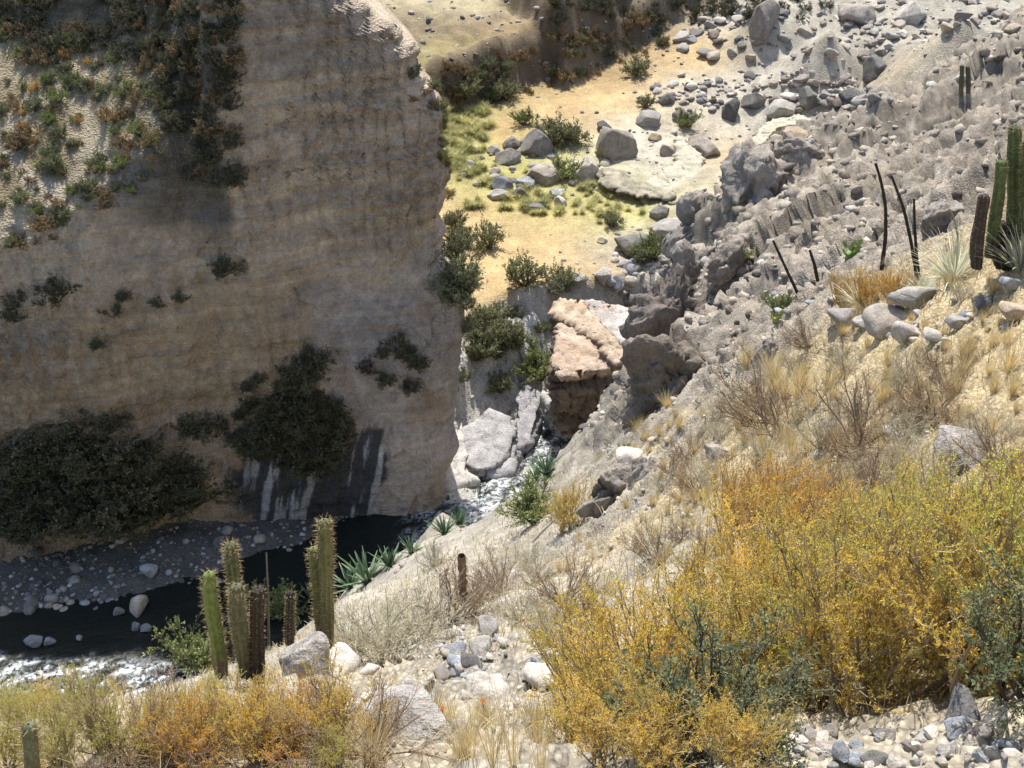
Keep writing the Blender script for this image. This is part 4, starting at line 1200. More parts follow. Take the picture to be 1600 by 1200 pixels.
agave = tuft('agave', 801, 46, 1.0, .11, .85, [(.13, .19, .12), (.20, .26, .17), (.09, .14, .08)], .25, part='leaves', mat=M_DARKLEAF)
puya = tuft('spiky_rosette', 802, 110, 1.0, .03, .95, [(.52, .52, .40), (.60, .58, .48), (.40, .42, .28)], .5, seg=6, part='leaves')
straw = [tuft('grass_tuft', 810 + k, 150, 1.0, .012, .38, [(.62, .50, .27), (.66, .55, .33), (.52, .40, .20)], .4, seg=4) for k in range(2)]
stalks = tuft('tall_grass', 815, 26, 1.0, .011, .22, [(.66, .54, .30), (.60, .46, .24)], .25, seg=5)
tuss = [tuft('tussock', 820 + k, 170, 1.0, .05, .9, [[(.56, .52, .25), (.62, .58, .34), (.46, .45, .22)], [(.46, .46, .22), (.40, .41, .19), (.54, .50, .28)]][k], .8, seg=4, mat=M_LEAF) for k in range(2)]

def plant(protos, px, py, hpx, lab=None, group=None, cat='shrub', tint=None, wide=1.0, sink=0.0, k=None, w=1):
    P = hit(px, py, w)
    if P is None: return None
    d = dist_of(P); dep = math.asin((H - P[2]) / d)
    pr = protos[int(RNG.integers(len(protos))) if k is None else k]
    s = hpx * d / (F * math.cos(dep) * pr['height'])
    o = put(pr, (P[0], P[1], P[2] - sink * s), (s * wide, s * wide, s), (RNG.uniform(-.08, .08), RNG.uniform(-.08, .08), RNG.uniform(0, 6.28)), lab, group, cat)
    return o

PL = [
    # golden and orange bushes of the lower right
    (golds, 1, 1190, 880, 165, 'orange brown bush at the upper left of the golden thicket'),
    (golds, 1, 1262, 868, 150, 'orange bush behind the upper left one in the thicket'),
    (golds, 0, 925, 1085, 150, 'golden bush at the far left tip of the thicket'),
    (golds, 0, 985, 1130, 205, 'golden bush left of the leafy green shrub'),
    (golds, 0, 1045, 1085, 175, 'bright golden bush above the leafy green shrub'),
    (golds, 2, 1010, 1190, 150, 'golden bush at the bottom edge left of the green shrub'),
    (golds, 2, 940, 1190, 110, 'low golden bush beside the straw stalks at the bottom'),
    (golds, 2, 1120, 1035, 185, 'yellow bush above the green shrub in the thicket middle'),
    (golds, 0, 1200, 1090, 235, 'yellow bush right of the leafy green shrub'),
    (golds, 3, 1270, 1080, 250, 'greenish yellow bush in the thicket centre'),
    (golds, 0, 1230, 985, 200, 'golden bush in the second row of the thicket'),
    (golds, 0, 1330, 1105, 270, 'broad golden bush over the lower right rubble'),
    (golds, 3, 1345, 960, 205, 'tall yellow green bush behind the broad golden one'),
    (golds, 2, 1420, 1090, 290, 'golden bush with dark stems above the black rock'),
    (golds, 3, 1455, 960, 240, 'upper right yellow green bush with feathery top'),
    (golds, 0, 1500, 1075, 300, 'tall golden bush just right of the black rock'),
    (golds, 3, 1560, 1060, 300, 'yellow green bush near the right edge'),
    (golds, 1, 1598, 900, 210, 'orange bush cut by the right edge'),
    (golds, 0, 1545, 930, 210, 'golden bush between the two right edge bushes'),
    (golds, 2, 1140, 1195, 120, 'small golden bush at the bottom edge under the green shrub'),
    (golds, 1, 1330, 860, 120, 'small orange bush at the upper middle of the thicket'),
    (golds, 0, 1400, 850, 130, 'small yellow bush at the upper right middle of the thicket'),
    (greens, 0, 1115, 1175, 235, 'leafy green shrub in front of the golden thicket'),
    (greens, 0, 1175, 1195, 110, 'low leafy shrub right of the tall green one'),
    (greens, 0, 1050, 1195, 120, 'small leafy shrub left of the tall green one'),
    (greens, 0, 1520, 1010, 200, 'dark stemmed green leaved shrub rising in the right thicket'),
    (greens, 0, 1585, 1090, 230, 'dark shrub with grey green leaves at the right edge'),
    (greens, 0, 1310, 830, 90, 'thin dark shrub sticking out above the thicket'),
    # bottom left
    (golds, 3, 15, 1195, 125, 'yellow green bush in the bottom left corner'),
    (golds, 3, 95, 1185, 110, 'yellow green bush behind the single small cactus'),
    (golds, 3, 175, 1185, 105, 'light green bush third from the bottom left corner'),
    (golds, 0, 245, 1175, 95, 'yellowish bush under the lit rapids'),
    (golds, 1, 320, 1185, 120, 'orange tinted bush in front of the green cactus'),
    (golds, 0, 395, 1180, 120, 'golden bush in front of the cactus row'),
    (golds, 1, 455, 1170, 125, 'orange yellow bush under the white pointed rock'),
    (golds, 2, 520, 1165, 140, 'brownish golden bush right of the cactus row'),
    (golds, 3, 40, 1130, 70, 'small yellow bush on the brink above the river'),
    (golds, 3, 135, 1120, 60, 'second small yellow bush on the brink'),
    (drys, 0, 200, 1198, 110, 'bare brown twiggy bush at the bottom left'),
    (drys, 0, 300, 1200, 90, 'bare brown bush right of the white bottom rock'),
    (drys, 0, 570, 1200, 120, 'bare brown bush beside the broad white flat rock'),
    (drys, 0, 480, 1200, 100, 'bare twiggy bush left of the broad white flat rock'),
    (drys, 0, 660, 1200, 100, 'bare grey bush in front of the broad white flat rock'),
    (drys, 0, 390, 1202, 90, 'bare low bush below the golden bushes'),
    # centre
    (drys, 1, 600, 1035, 125, 'pale cream dry bush right of the cacti'),
    (drys, 1, 555, 1028, 105, 'pale dry bush touching the tall cactus pair'),
    (drys, 1, 655, 1015, 115, 'pale dry bush nearest the central rubble'),
    (drys, 0, 708, 965, 85, 'brown dead bush round the broken stump'),
    (drys, 0, 880, 940, 90, 'brown bush with golden base on the ridge line'),
    (drys, 1, 835, 905, 60, 'grey dry bush left of the one with golden base'),
    (bushes, 1, 832, 815, 46, 'small olive bush on the pale slope below the cut bank'),
    (golds, 0, 890, 815, 55, 'orange grass like bush left of the cut bank'),
    (bushes, 1, 305, 1045, 48, 'light green bush at the foot of the green cactus'),
    (bushes, 1, 432, 965, 40, 'light green bush between the cactus groups'),
    # upper right slope
    (golds, 1, 1352, 480, 78, 'round orange bush beside the slab group'),
    (drys, 0, 1190, 665, 110, 'large brown dead bush at the foot of the ridge'),
    (drys, 0, 1345, 705, 150, 'large grey brown bare bush in the straw slope'),
    (drys, 1, 1285, 700, 105, 'pale bare bush left of the large bare one'),
    (drys, 0, 1475, 612, 52, 'low reddish brown bush under the white flat stone'),
    (drys, 1, 1235, 770, 90, 'pale grey bush above the orange thicket tip'),
    (drys, 1, 1480, 750, 95, 'pale grey bush behind the broad whitish rock'),
    (drys, 0, 1570, 745, 115, 'grey brown bush by the right edge'),
    (drys, 0, 1072, 722, 62, 'brown dry bush above the dusty path'),
    (drys, 1, 1120, 690, 55, 'pale dry bush right of the brown one above the path'),
    (drys, 0, 1262, 545, 60, 'brown dry bush under the leftmost black stalk'),
    (drys, 1, 1500, 470, 45, 'small reddish herb at the foot of the spiky plant'),
    (drys, 0, 1350, 800, 110, 'dark bare bush between thicket and straw slope'),
    (drys, 1, 1420, 790, 90, 'pale bare bush between thicket and straw slope'),
    (bushes, 1, 1214, 490, 26, 'tiny yellow green bush on the ridge side'),
    (golds, 1, 1318, 482, 72, 'left lobe of orange bush beside the slab group'),
    (golds, 1, 1388, 474, 72, 'right lobe of orange bush beside the slab group'),
    (drys, 0, 1300, 930, 150, 'bare grey bush in the middle of the golden thicket'),
    (drys, 0, 1570, 1000, 190, 'bare dark bush near the right edge of the thicket'),
    (drys, 1, 1210, 900, 110, 'pale bare bush between orange and golden bushes'),
    (bushes, 1, 1145, 415, 30, 'tiny green bush in a hollow of the ridge'),
]
for pr, k, px, py, h, lab in PL:
    h *= (.66 if px > 1380 else .68 if px > 850 else .62) if pr is golds and h > 60 else  .62 if pr is drys else .62 if pr is greens else 1
    o = plant(pr, px, py, h, lab, cat='bush', k=k)

def plants(protos, pts, lab, group, cat='shrub', wide=1.0, sink=.05, k=None, name=None):
    for px, py, h in pts:
        o = plant(protos, px, py, h, lab, group, cat, wide=wide, sink=sink, k=k, w=0)

_r2 = np.random.default_rng(3)
row = [(x + _r2.uniform(-14, 14), _r2.uniform(1140, 1200), _r2.uniform(42, 70)) for x in range(10, 600, 34)]
for q_, (x, y, h) in enumerate(row):
    plants([golds[[3, 3, 0, 3, 1, 0][q_ % 6] if x < 330 else [0, 1, 2, 3][q_ % 4]]], [(x, y, h)], 'yellow or olive bush in the long row along the bottom left brink', 'yellow bushes along the bottom left', 'bush')
for x, y, h in [(890, 1000, 60), (905, 1150, 100), (1470, 860, 90), (1530, 840, 85), (1590, 820, 85), (1440, 1020, 170), (1590, 980, 200), (1150, 820, 80), (1220, 800, 70), (1280, 800, 60), (1180, 960, 130), (1270, 930, 120)]:
    plants([golds[1 if y < 830 and x < 1300 else 3 if x > 1450 else 0]], [(x, y, h)], 'golden bush filling the large thicket at the lower right', 'golden bushes filling the lower right thicket', 'bush')
# valley shrubs
VS = [
    (766, 385, 38, 'dark round shrub on the lower orange field nearest the cliff'), (820, 440, 46, 'big dark shrub in the middle of the lower orange field'), (873, 462, 38, 'dark shrub behind the smooth dark stone'),
    (788, 152, 34, 'grey green shrub under the brown bank'), (868, 524, 22, 'small dark shrub left of the orange front slab'), (838, 520, 18, 'tiny shrub on the field edge above the river rocks'),
    (840, 590, 52, 'yellow green shrub over the dark crack by the river'), (785, 612, 28, 'lone small shrub on the white river rocks'), (868, 222, 42, 'green shrub behind the tall grey boulder'),
    (893, 222, 34, 'second green shrub beside the small white boulder'), (1020, 400, 40, 'yellow green shrub right of the dark rounded boulder'), (1000, 412, 30, 'low green shrub below the dark rounded boulder'),
    (955, 352, 22, 'small shrub on the right part of the lower field'), (820, 190, 26, 'pale green shrub above the boulder cluster'), (992, 118, 30, 'grey shrub at the top corner of the upper field'),
    (1075, 195, 28, 'light green shrub behind the pitted brown boulder'), (723, 152, 34, 'green shrub in the gap below the brown bank'), (735, 130, 26, 'green shrub on the face of the brown bank'),
    (880, 275, 34, 'bright green shrub left of the pale pointed boulder'), (1005, 165, 20, 'small shrub by the smooth dark grey boulder'),
]
for px, py, h, lab in VS:
    plant(bushes, px, py, h * .82, lab, cat='shrub', k=1 if ('light' in lab or 'yellow' in lab or 'bright' in lab or 'pale' in lab) else 0)
foot = [(770, 500, 26), (745, 530, 29), (790, 520, 30), (810, 535, 26), (760, 545, 29), (730, 515, 22), (738, 560, 26), (775, 560, 20), (800, 500, 20), (725, 480, 20), (715, 440, 40), (728, 465, 33), (712, 400, 33), (720, 380, 26), (735, 440, 22), (705, 470, 33), (710, 350, 22), (728, 590, 17), (748, 505, 22)]
plants(bushes, foot, 'green shrub in the thicket at the foot of the cliff corner', 'shrubs at the foot of the cliff corner', k=0)

def region(n, x0, x1, y0, y1, a, b, test=None):
    out = []
    while len(out) < n:
        x, y = RNG.uniform(x0, x1), RNG.uniform(y0, y1)
        if test is None or test(x, y):
            out.append((x, y, a + (b - a) * RNG.random() ** 1.6))
    return out
brow = lambda x: np.interp(x, [0, 100, 200, 270, 300], [408, 380, 310, 240, 200])
plants(bushes, region(120, 0, 260, 60, 400, 6, 20, lambda x, y: y < brow(x) - 3), 'green shrub dotted on the sunlit slope left of the cliff wall', 'green shrubs on the sunlit upper left slope')
plants(cliffs_, region(75, 0, 260, 40, 400, 7, 20, lambda x, y: y < brow(x) - 3), 'brown dry shrub on the sunlit slope left of the cliff wall', 'brown shrubs on the sunlit upper left slope', k=1)
plants(golds, region(14, 10, 240, 90, 260, 9, 18), 'yellow shrub on the sunlit upper left slope', 'yellow shrubs on the upper left slope', k=1)
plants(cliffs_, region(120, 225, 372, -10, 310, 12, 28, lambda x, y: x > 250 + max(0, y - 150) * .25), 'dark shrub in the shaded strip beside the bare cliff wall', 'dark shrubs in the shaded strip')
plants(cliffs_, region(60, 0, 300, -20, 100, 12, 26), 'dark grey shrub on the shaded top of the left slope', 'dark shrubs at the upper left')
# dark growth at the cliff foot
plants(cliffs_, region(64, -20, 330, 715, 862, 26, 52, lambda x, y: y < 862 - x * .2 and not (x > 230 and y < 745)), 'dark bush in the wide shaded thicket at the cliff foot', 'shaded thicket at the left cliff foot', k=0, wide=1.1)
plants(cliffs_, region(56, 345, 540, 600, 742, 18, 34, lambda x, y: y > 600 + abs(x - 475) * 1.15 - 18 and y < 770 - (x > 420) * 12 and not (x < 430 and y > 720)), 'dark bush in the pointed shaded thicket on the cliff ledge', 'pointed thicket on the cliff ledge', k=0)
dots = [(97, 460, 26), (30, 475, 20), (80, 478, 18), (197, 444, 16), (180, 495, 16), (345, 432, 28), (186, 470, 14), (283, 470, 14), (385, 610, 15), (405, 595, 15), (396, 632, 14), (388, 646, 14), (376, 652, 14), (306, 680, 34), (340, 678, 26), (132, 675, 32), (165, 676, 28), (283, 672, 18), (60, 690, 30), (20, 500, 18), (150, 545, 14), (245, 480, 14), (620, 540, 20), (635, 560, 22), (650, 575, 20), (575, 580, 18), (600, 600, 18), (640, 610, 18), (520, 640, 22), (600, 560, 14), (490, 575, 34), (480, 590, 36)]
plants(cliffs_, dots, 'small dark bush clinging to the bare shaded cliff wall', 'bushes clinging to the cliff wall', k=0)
plants(cliffs_, [(592, 42, 12), (612, 62, 10), (634, 88, 13), (650, 112, 10), (668, 150, 12), (682, 185, 10), (692, 225, 12), (698, 262, 9), (702, 305, 12), (700, 345, 10)], 'small dry shrub on the broken right edge of the cliff wall', 'dry shrubs along the right edge of the cliff', k=1)
plants(drys, region(34, 1080, 1600, 560, 760, 24, 60, lambda x, y: y > 1380 - x * .72) + region(10, 560, 900, 880, 1000, 26, 50) + region(10, 1000, 1120, 700, 900, 20, 40), 'small bare twiggy bush on the straw covered near slope', 'bare twiggy bushes on the near slope', 'bush')
# banks beyond the fields
plants(cliffs_, region(70, 640, 1040, 20, 175, 6, 16, lambda x, y: abs(y - np.interp(x, [640, 740, 930, 1040], [140, 130, 85, 40])) < 38), 'brown dry shrub on the bank between the two fields', 'brown shrubs on the valley bank', k=1)
plants(bushes, region(26, 640, 1040, 20, 175, 8, 18, lambda x, y: abs(y - np.interp(x, [640, 740, 930, 1040], [150, 135, 90, 45])) < 30), 'green shrub on the bank between the two fields', 'green shrubs on the valley bank', k=0)
plants(cliffs_, region(60, 860, 1290, -5, 34, 7, 18), 'dark shrub along the top edge beyond the fields', 'dark shrubs at the top of the valley', k=2)
# tussocks
tp = region(120, 690, 770, 165, 270, 9, 18, lambda x, y: x < 760 - (y - 165) * .2 + 10) + region(50, 710, 850, 255, 330, 9, 16) + region(40, 890, 1010, 285, 335, 8, 15) + region(26, 815, 880, 300, 335, 9, 16) + region(14, 930, 965, 325, 350, 9, 14)
plants(tuss, tp, 'yellow green tussock on the valley floor round the boulder cluster', 'tussocks on the valley floor', cat='tussock')

# rosettes
for px, py, h, lab in [(752, 790, 30, 'dark green agave at the edge of the rapids'), (690, 832, 28, 'agave on the brow of the pale slope'), (722, 815, 24, 'agave right of the one on the brow'), (570, 905, 44, 'large agave on the brow above the dark water'),
                       (545, 915, 34, 'agave left of the large one on the brow'), (605, 882, 30, 'agave right of the large one on the brow'), (640, 860, 24, 'small agave in the middle of the brow line'), (850, 738, 34, 'agave on the slope above the rapids'),
                       (490, 940, 30, 'blue green agave between the cactus groups'), (835, 745, 26, 'small agave beside the one above the rapids')]:
    plant([agave], px, py, h, lab, cat='agave')
for px, py, h, lab in [(1485, 440, 80, 'pale spiky rosette below the right hand cacti'), (1592, 420, 95, 'pale spiky rosette cut by the right edge'), (1345, 480, 44, 'small pale rosette behind the orange bush'), (1440, 455, 40, 'small spiky rosette at the foot of the black stalks')]:
    plant([puya], px, py, h, lab, cat='rosette')
# grass tufts
gt = region(40, 900, 1110, 560, 800, 16, 30, lambda x, y: y > 1400 - x * .75) + region(110, 1130, 1600, 560, 760, 22, 52) + region(50, 1250, 1600, 440, 560, 16, 34, lambda x, y: x > 1250 + (560 - y) * .6) + region(30, 1000, 1130, 780, 900, 14, 28) + region(24, 560, 860, 1120, 1200, 30, 60) + region(10, 860, 920, 780, 900, 16, 30)
plants(straw, gt, 'straw coloured grass tuft on the near slope', 'straw grass tufts on the near slope', cat='grass tuft')
plants([stalks], [(700, 1200, 95), (735, 1205, 110), (770, 1205, 120), (800, 1205, 115), (840, 1205, 120), (880, 1200, 80)], 'tall straw grass clump at the bottom centre', 'tall straw grass at the bottom centre', cat='grass tuft', wide=.7)

# orange flowers low in the foreground
def flower(px, py, lab):
    P = hit(px, py); r = np.random.default_rng(int(px))
    root = empty('flower', (P[0], P[1], P[2]))
    h = .16
    st = np.array([[[0, 0, 0], [.01, 0, h * .5], [.0, .01, h]]])
    v, f, c = tubes(st, np.full((1, 3), .003), (.12, .14, .06)); link('stem', mesh_np('stem', v, f, M_TWIG, c), root)
    n = 16; az = np.arange(n) * 6.283 / n * 1.02; el = np.where(np.arange(n) % 2, .35, .8)
    D = np.stack([np.cos(az) * np.cos(el), np.sin(az) * np.cos(el), np.sin(el)], -1)
    v, f, c = leaves(r, np.repeat([[0, .01, h]], n, 0), D, np.full(n, .022), np.full(n, .010), pick(r, n, [(.65, .20, .04), (.70, .27, .05)]))
    link('petals', mesh_np('petals', v, f, M_LEAF, c), root)
    tag(root, lab, 'flower', 'orange flowers in the foreground')
for px, py in [(690, 1145), (752, 1130)]:
    flower(px, py, 'small orange flower on a thin stem low in the foreground')

# ------------------------------------------------------------------ ground cover of straw
def grass_cover():
    r = np.random.default_rng(77)
    P, i, j = sample_grid(VH, r, 340000)
    u, v, d = project(P)
    c = np.array((.5, .4, .25))
    keep = (u > -120) & (u < 1720) & (v > 380) & (v < 1330) & (d > 2.5) & (d < 42)
    rk = RKH[i, j]
    patch = fbm(P[:, 0] * .9, P[:, 1] * .9, o=4, s=910)
    keep &= r.random(len(P)) < np.clip(.55 - rk * .9 + patch * .8, .01, 1)
    P, d = P[keep][:62000], d[keep][:62000]
    n = len(P)
    az = r.uniform(0, 6.283, n); ln = np.abs(r.normal(size=n)) * .5
    L = r.uniform(.05, .20, n) * (1 + .4 * (d > 12)); w = .0022 + .00045 * d
    D = unit(np.stack([np.cos(az) * ln, np.sin(az) * ln, np.ones(n)], -1))
    A = P + D * L[:, None] * .55
    B = A + unit(D + np.stack([np.cos(az), np.sin(az), -np.ones(n) * .3], -1) * .5) * L[:, None] * .5
    s = np.stack([-np.sin(az), np.cos(az), np.zeros(n)], -1) * w[:, None] / 2
    V = np.stack([P - s, P + s, A + s, A - s, B + s * .3, B - s * .3], 1)
    k = np.arange(n)[:, None] * 6
    Fq = np.stack([k + [0, 1, 2, 3], k + [3, 2, 4, 5]], 1).reshape(-1, 4)
    c = np.repeat(pick(r, n, [(.60, .49, .28), (.66, .56, .36), (.50, .38, .20), (.55, .52, .40)], .2), 6, 0)
    tag(link('dry_grass', mesh_np('dry_grass', V.reshape(-1, 3), Fq, M_DRY, c)), 'short dry straw growing all over the near slope', 'grass', kind='stuff')
grass_cover()

# ------------------------------------------------------------------ cacti
def cactus(outline, wpx, lab, col=(.20, .27, .10), low=(.20, .17, .12), ribs=9, spine=(.42, .28, .14), dead=False, base_hit=None, seed=0, Y=None):
    """outline: pixels from base to tip"""
    r = np.random.default_rng(900 + seed)
    if Y is None:
        b = hit(*(base_hit or outline[0])); Y = b[1]
    pts = at_Y([p[0] for p in outline], [p[1] for p in outline], Y)
    base = pts[0].copy()
    d = dist_of(base)
    R0 = wpx * d / F / 2
    seg = np.r_[0, np.cumsum(np.linalg.norm(np.diff(pts, axis=0), axis=1))]
    m = 44
    s = np.linspace(0, 1, m) * seg[-1]
    path = np.stack([np.interp(s, seg, pts[:, k]) for k in range(3)], -1)
    ker = np.ones(7) / 7
    path = np.stack([np.convolve(np.pad(path[:, k], 3, 'edge'), ker, 'valid') for k in range(3)], -1)
    path[:, 1] += .03 * np.sin(s * 3 + seed)
    tip = np.clip((seg[-1] - s) / (R0 * 1.3), 0, 1)
    rad = R0 * np.sqrt(1 - (1 - tip) ** 2 * .97) * (1 + .06 * np.sin(s * 9 + seed) + .05 * vnoise(s * 5, s * 0, s=seed)) * np.interp(s / seg[-1], [0, .2, 1], [.86, 1, .95])
    ns = ribs * 6
    th = np.arange(ns) / ns * 2 * np.pi
    prof = 1 - .20 * np.abs(np.sin(th * ribs / 2)) ** .8
    if dead:
        prof = prof * (1 + .12 * vnoise(th * 3, th * 0, s=seed))
    cx = np.cos(th)[None] * (rad[:, None] * prof[None]); cy = np.sin(th)[None] * (rad[:, None] * prof[None])
    nn = vnoise(th[None] * 4 + 0 * s[:, None], s[:, None] * 12 + 0 * th[None], s=seed) * .04 * R0
    V = path[:, None, :] + np.stack([cx + nn, cy + nn, np.zeros_like(cx)], -1) - base
    hl = s / seg[-1]
    k = np.clip(sstep(.45, .0, hl)[:, None] + .5 * vnoise(th[None] * 2 + 0 * s[:, None], s[:, None] * 6 + 0 * th[None], s=seed + 3), 0, 1)[..., None]
    c = np.array(col) * (1 - k) + np.array(low) * k
    c = c * .72 * (1.25 - .5 * (1 - prof / prof.max())[None, :, None] * 4 * .25)
    root = empty('cactus', tuple(base))
    fc = grid_faces(m, ns, wrap=True)
    top = np.array([V[-1].mean(0) + np.array([0, 0, R0 * .1])])
    VV_ = np.concatenate([V.reshape(-1, 3), top]); cap = np.array([[(m - 1) * ns + a, (m - 1) * ns + (a + 1) % ns, m * ns, m * ns] for a in range(ns)])
    me = mesh_np('column', VV_, np.concatenate([fc]), M_CACT, np.concatenate([c.reshape(-1, 3), [col]]), smooth=True)
    link('column', me, root)
    # areoles with needles along every rib
    na = int(seg[-1] / .035)
    A, Dn = [], []
    for kx in range(ribs):
        t = (kx * 2 * np.pi / ribs)
        for a in range(na):
            f = (a + r.random() * .5) / na * (m - 1)
            i = int(f)
            p = path[i] - base + np.array([math.cos(t) * rad[i], math.sin(t) * rad[i], 0])
            up = 0 if tip[i] > .99 else (1 - tip[i]) * 1.6
            for _ in range(4 if tip[i] > .99 else 8):
                A.append(p); Dn.append([math.cos(t), math.sin(t), up])
    A = np.array(A); Dn = unit(np.array(Dn) + r.normal(size=A.shape) * .5)
    L = r.uniform(.012, .042, len(A)) * (1.25 if not dead else .7)
    sd_ = unit(np.cross(Dn, r.normal(size=A.shape))) * .0016
    Vn = np.stack([A - sd_, A + sd_, A + Dn * L[:, None] + sd_ * .3, A + Dn * L[:, None] - sd_ * .3], 1)
    link('spines', mesh_np('spines', Vn.reshape(-1, 3), np.arange(len(A) * 4).reshape(-1, 4), M_DRY, np.repeat(pick(r, len(A), [spine, (.5, .42, .28)], .2), 4, 0)), root)
    return tag(root, lab, 'cactus')

M_CACT, nt_, b_ = new_mat('cactus_skin')
at_ = N(nt_, 'ShaderNodeAttribute', attribute_name='Col'); tc_ = nt_.nodes.new('ShaderNodeTexCoord')
n_ = N(nt_, 'ShaderNodeTexNoise', Scale=22.0, Detail=5.0); nt_.links.new(tc_.outputs['Object'], n_.inputs['Vector'])
nt_.links.new(mixc(nt_, 1.0, at_.outputs['Color'], mixc(nt_, ramp(nt_, n_.outputs[0], .3, .7), (.65,) * 3, (1.3,) * 3), 'MULTIPLY'), b_.inputs['Base Color'])
b_.inputs['Roughness'].default_value = .6; b_.inputs['Specular IOR Level'].default_value = .25
bp_ = N(nt_, 'ShaderNodeBump', Strength=.5, Distance=.006); nt_.links.new(n_.outputs[0], bp_.inputs['Height']); nt_.links.new(bp_.outputs[0], b_.inputs['Normal'])

YG_ = hit(430, 1062)[1]
cactus([(346, 1062), (338, 1000), (330, 940), (327, 886)], 21, 'bright green cactus standing leftmost of the cactus row', (.22, .31, .09), ribs=7, seed=1, Y=YG_)
cactus([(384, 1062), (378, 1000), (372, 950), (370, 906)], 23, 'grey green cactus in front of the slim one in the row', (.17, .18, .10), (.16, .14, .11), seed=2, Y=YG_ - .05)
cactus([(388, 1060), (372, 960), (364, 900), (357, 846)], 19, 'slim tall cactus rising behind the grey green one', (.17, .19, .09), (.13, .11, .08), seed=3, Y=YG_ + .25)
cactus([(404, 1068), (402, 1010), (401, 960), (402, 918)], 21, 'dead blackish cactus stump right of the grey green one', (.075, .06, .05), (.07, .055, .045), seed=4, dead=True, Y=YG_)
cactus([(512, 1010), (509, 940), (508, 870), (506, 808)], 22, 'tallest cactus, thick and olive, beside the white pointed rock', (.20, .21, .09), (.10, .08, .055), seed=5, Y=YG_ + .4)
cactus([(503, 995), (496, 940), (492, 895), (489, 854)], 16, 'thin cactus pressed against the left of the tallest one', (.19, .24, .08), (.11, .09, .06), seed=6, Y=YG_ + .45)
cactus([(452, 1010), (452, 975), (453, 925)], 14, 'small black dead cactus stub between the two groups', (.05, .045, .04), (.05, .045, .04), seed=7, dead=True, Y=YG_ + .7)
b0 = hit(48, 1196)
cactus([(49, 1235), (47, 1190), (44, 1130)], 21, 'small squat cactus alone in the bottom left corner', (.19, .22, .12), (.13, .11, .09), seed=8, Y=b0[1] - .4)
YR = hit(1560, 425)[1]
cactus([(1546, 405), (1552, 350), (1560, 300), (1565, 246)], 17, 'slender green cactus left in the right hand group', (.12, .18, .07), (.09, .09, .06), seed=9, Y=YR)
cactus([(1580, 415), (1583, 350), (1586, 290), (1588, 192)], 21, 'tall dark green cactus in the right hand group', (.11, .16, .07), (.09, .08, .06), seed=10, Y=YR + .1)
cactus([(1605, 420), (1606, 350), (1608, 280), (1608, 215)], 20, 'green cactus cut by the right edge of the view', (.12, .16, .06), (.10, .08, .06), seed=11, Y=YR - .1)
cactus([(1525, 420), (1527, 380), (1534, 345), (1541, 302)], 19, 'dead dark cactus trunk at the left of the right hand group', (.09, .07, .06), (.08, .065, .055), seed=12, dead=True, Y=YR - .15)
cactus([(1570, 420), (1568, 380), (1566, 345)], 30, 'short black rotten cactus trunk behind the right hand rosette', (.06, .05, .045), (.06, .05, .04), seed=13, dead=True, Y=YR + .05)
YD = hit(1505, 140)[1]
cactus([(1502, 150), (1502, 128), (1503, 100)], 7, 'left of two small distant cacti on the upper ridge', (.10, .11, .07), seed=14, ribs=6, Y=YD)
cactus([(1513, 150), (1513, 130), (1512, 102)], 7, 'right of two small distant cacti on the upper ridge', (.10, .11, .07), seed=15, ribs=6, Y=YD)

# dry flower stalks, stump, driftwood
def stalk(name, pts, w0, w1, lab, col=(.045, .038, .035), cat='flower stalk', Y=None, rough=.15):
    if Y is None: Y = hit(*pts[0])[1]
    p = at_Y([a for a, _ in pts], [b for _, b in pts], Y)
    seg = np.r_[0, np.cumsum(np.linalg.norm(np.diff(p, axis=0), axis=1))]
    s = np.linspace(0, seg[-1], 40); path = np.stack([np.interp(s, seg, p[:, k]) for k in range(3)], -1)
    ker = np.ones(7) / 7; path = np.stack([np.convolve(np.pad(path[:, k], 3, 'edge'), ker, 'valid') for k in range(3)], -1)
    d = dist_of(p[0]); base = path[0].copy()
    rad = np.linspace(w0, w1, 40) * d / F / 2 * (1 + rough * vnoise(s * 30, s * 0, s=int(pts[0][0])))
    v, f, c = tubes((path - base)[None], rad[None], col, 8)
    o = link(name, mesh_np(name, v, f, M_TWIG, c, smooth=True)); o.location = tuple(base)
    return tag(o, lab, cat)
stalk('flower_stalk', [(1377, 425), (1384, 370), (1384, 320), (1376, 280), (1367, 252)], 6.5, 3.5, 'tallest black stalk, curved, behind the orange bush')
stalk('flower_stalk', [(1434, 440), (1424, 380), (1412, 325), (1392, 272)], 6, 3.2, 'long black stalk leaning left beside the spiky rosette')
stalk('flower_stalk', [(1436, 440), (1432, 400), (1429, 350), (1428, 308)], 5.5, 3.2, 'shorter upright black stalk crossing the leaning one')
stalk('flower_stalk', [(1250, 466), (1232, 428), (1207, 374)], 5.5, 3.2, 'leftmost black stalk leaning over the ridge side')
stalk('flower_stalk', [(1278, 440), (1273, 415), (1265, 390)], 6, 3.5, 'shortest black stalk between the leftmost and the tallest')
stalk('flower_stalk', [(1492, 420), (1497, 370), (1489, 335), (1482, 325)], 3.5, 2, 'thin grey bent stalk of the pale spiky rosette', (.30, .27, .22))
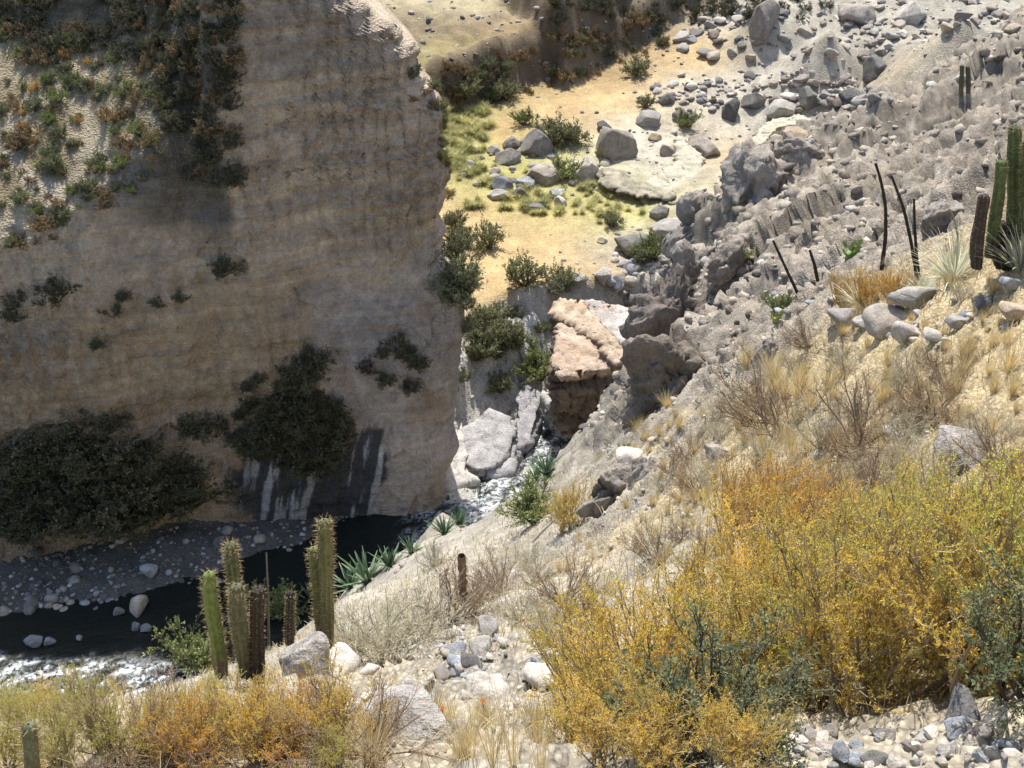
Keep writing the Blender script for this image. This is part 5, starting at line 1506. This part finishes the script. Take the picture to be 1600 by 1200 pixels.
stalk('flower_stalk', [(420, 1010), (419, 930), (416, 860)], 4.5, 2.5, 'thin grey stick upright right of the dead stump', (.22, .20, .17), Y=YG_ + .2)
stalk('dead_stump', [(724, 945), (723, 905), (721, 866)], 12, 13, 'broken brown stump standing on the pale slope', (.17, .12, .08), 'stump', rough=.3)
stalk('fallen_branch', [(832, 848), (850, 828), (868, 812)], 3, 2, 'thin grey branch lying on the pale slope', (.25, .22, .18), 'branch')
stalk('dry_log', [(468, 1062), (480, 1028), (496, 996)], 9, 4, 'weathered grey branch leaning on the white pointed rock', (.36, .32, .28), 'log', Y=YG_ - .1, rough=.15)

# prickly pears
def pear(px, py, hpx, lab, col=(.19, .27, .08)):
    P = hit(px, py); d = dist_of(P); s = hpx * d / F
    root = empty('prickly_pear', tuple(P))
    r = np.random.default_rng(int(px))
    V0, Fc = ICO[3]
    for k, (ox, oz, sc, an) in enumerate([(0, .25, .28, .1), (-.24, .55, .24, -.6), (.22, .6, .25, .5), (.02, .82, .24, 0), (-.3, .95, .18, -.3), (.34, .98, .19, .4), (.05, .5, .26, 1.0)]):
        V = V0 * np.array([.72, .2, 1.0]) * s * sc; c_, s_ = math.cos(k * 1.3), math.sin(k * 1.3); V[:, :2] = np.stack([V[:, 0] * c_ - V[:, 1] * s_, V[:, 0] * s_ + V[:, 1] * c_], -1)
        c, sn = math.cos(an), math.sin(an)
        V = np.stack([V[:, 0] * c + V[:, 2] * sn, V[:, 1] + r.normal() * .06 * s, -V[:, 0] * sn + V[:, 2] * c], -1) + np.array([ox * s, 0, oz * s])
        link('pad', mesh_np('pad', V, Fc, M_CACT, np.tile(np.array(col) * r.uniform(.85, 1.2), (len(V), 1)), smooth=True), root)
    return tag(root, lab, 'prickly pear')
pear(1328, 410, 34, 'pale green prickly pear pads left of the tallest black stalk')
pear(1214, 505, 22, 'yellow green prickly pear below the leftmost black stalk', (.24, .27, .06))
pear(974, 712, 24, 'small prickly pear on the flat stone above the cut bank', (.14, .22, .06))
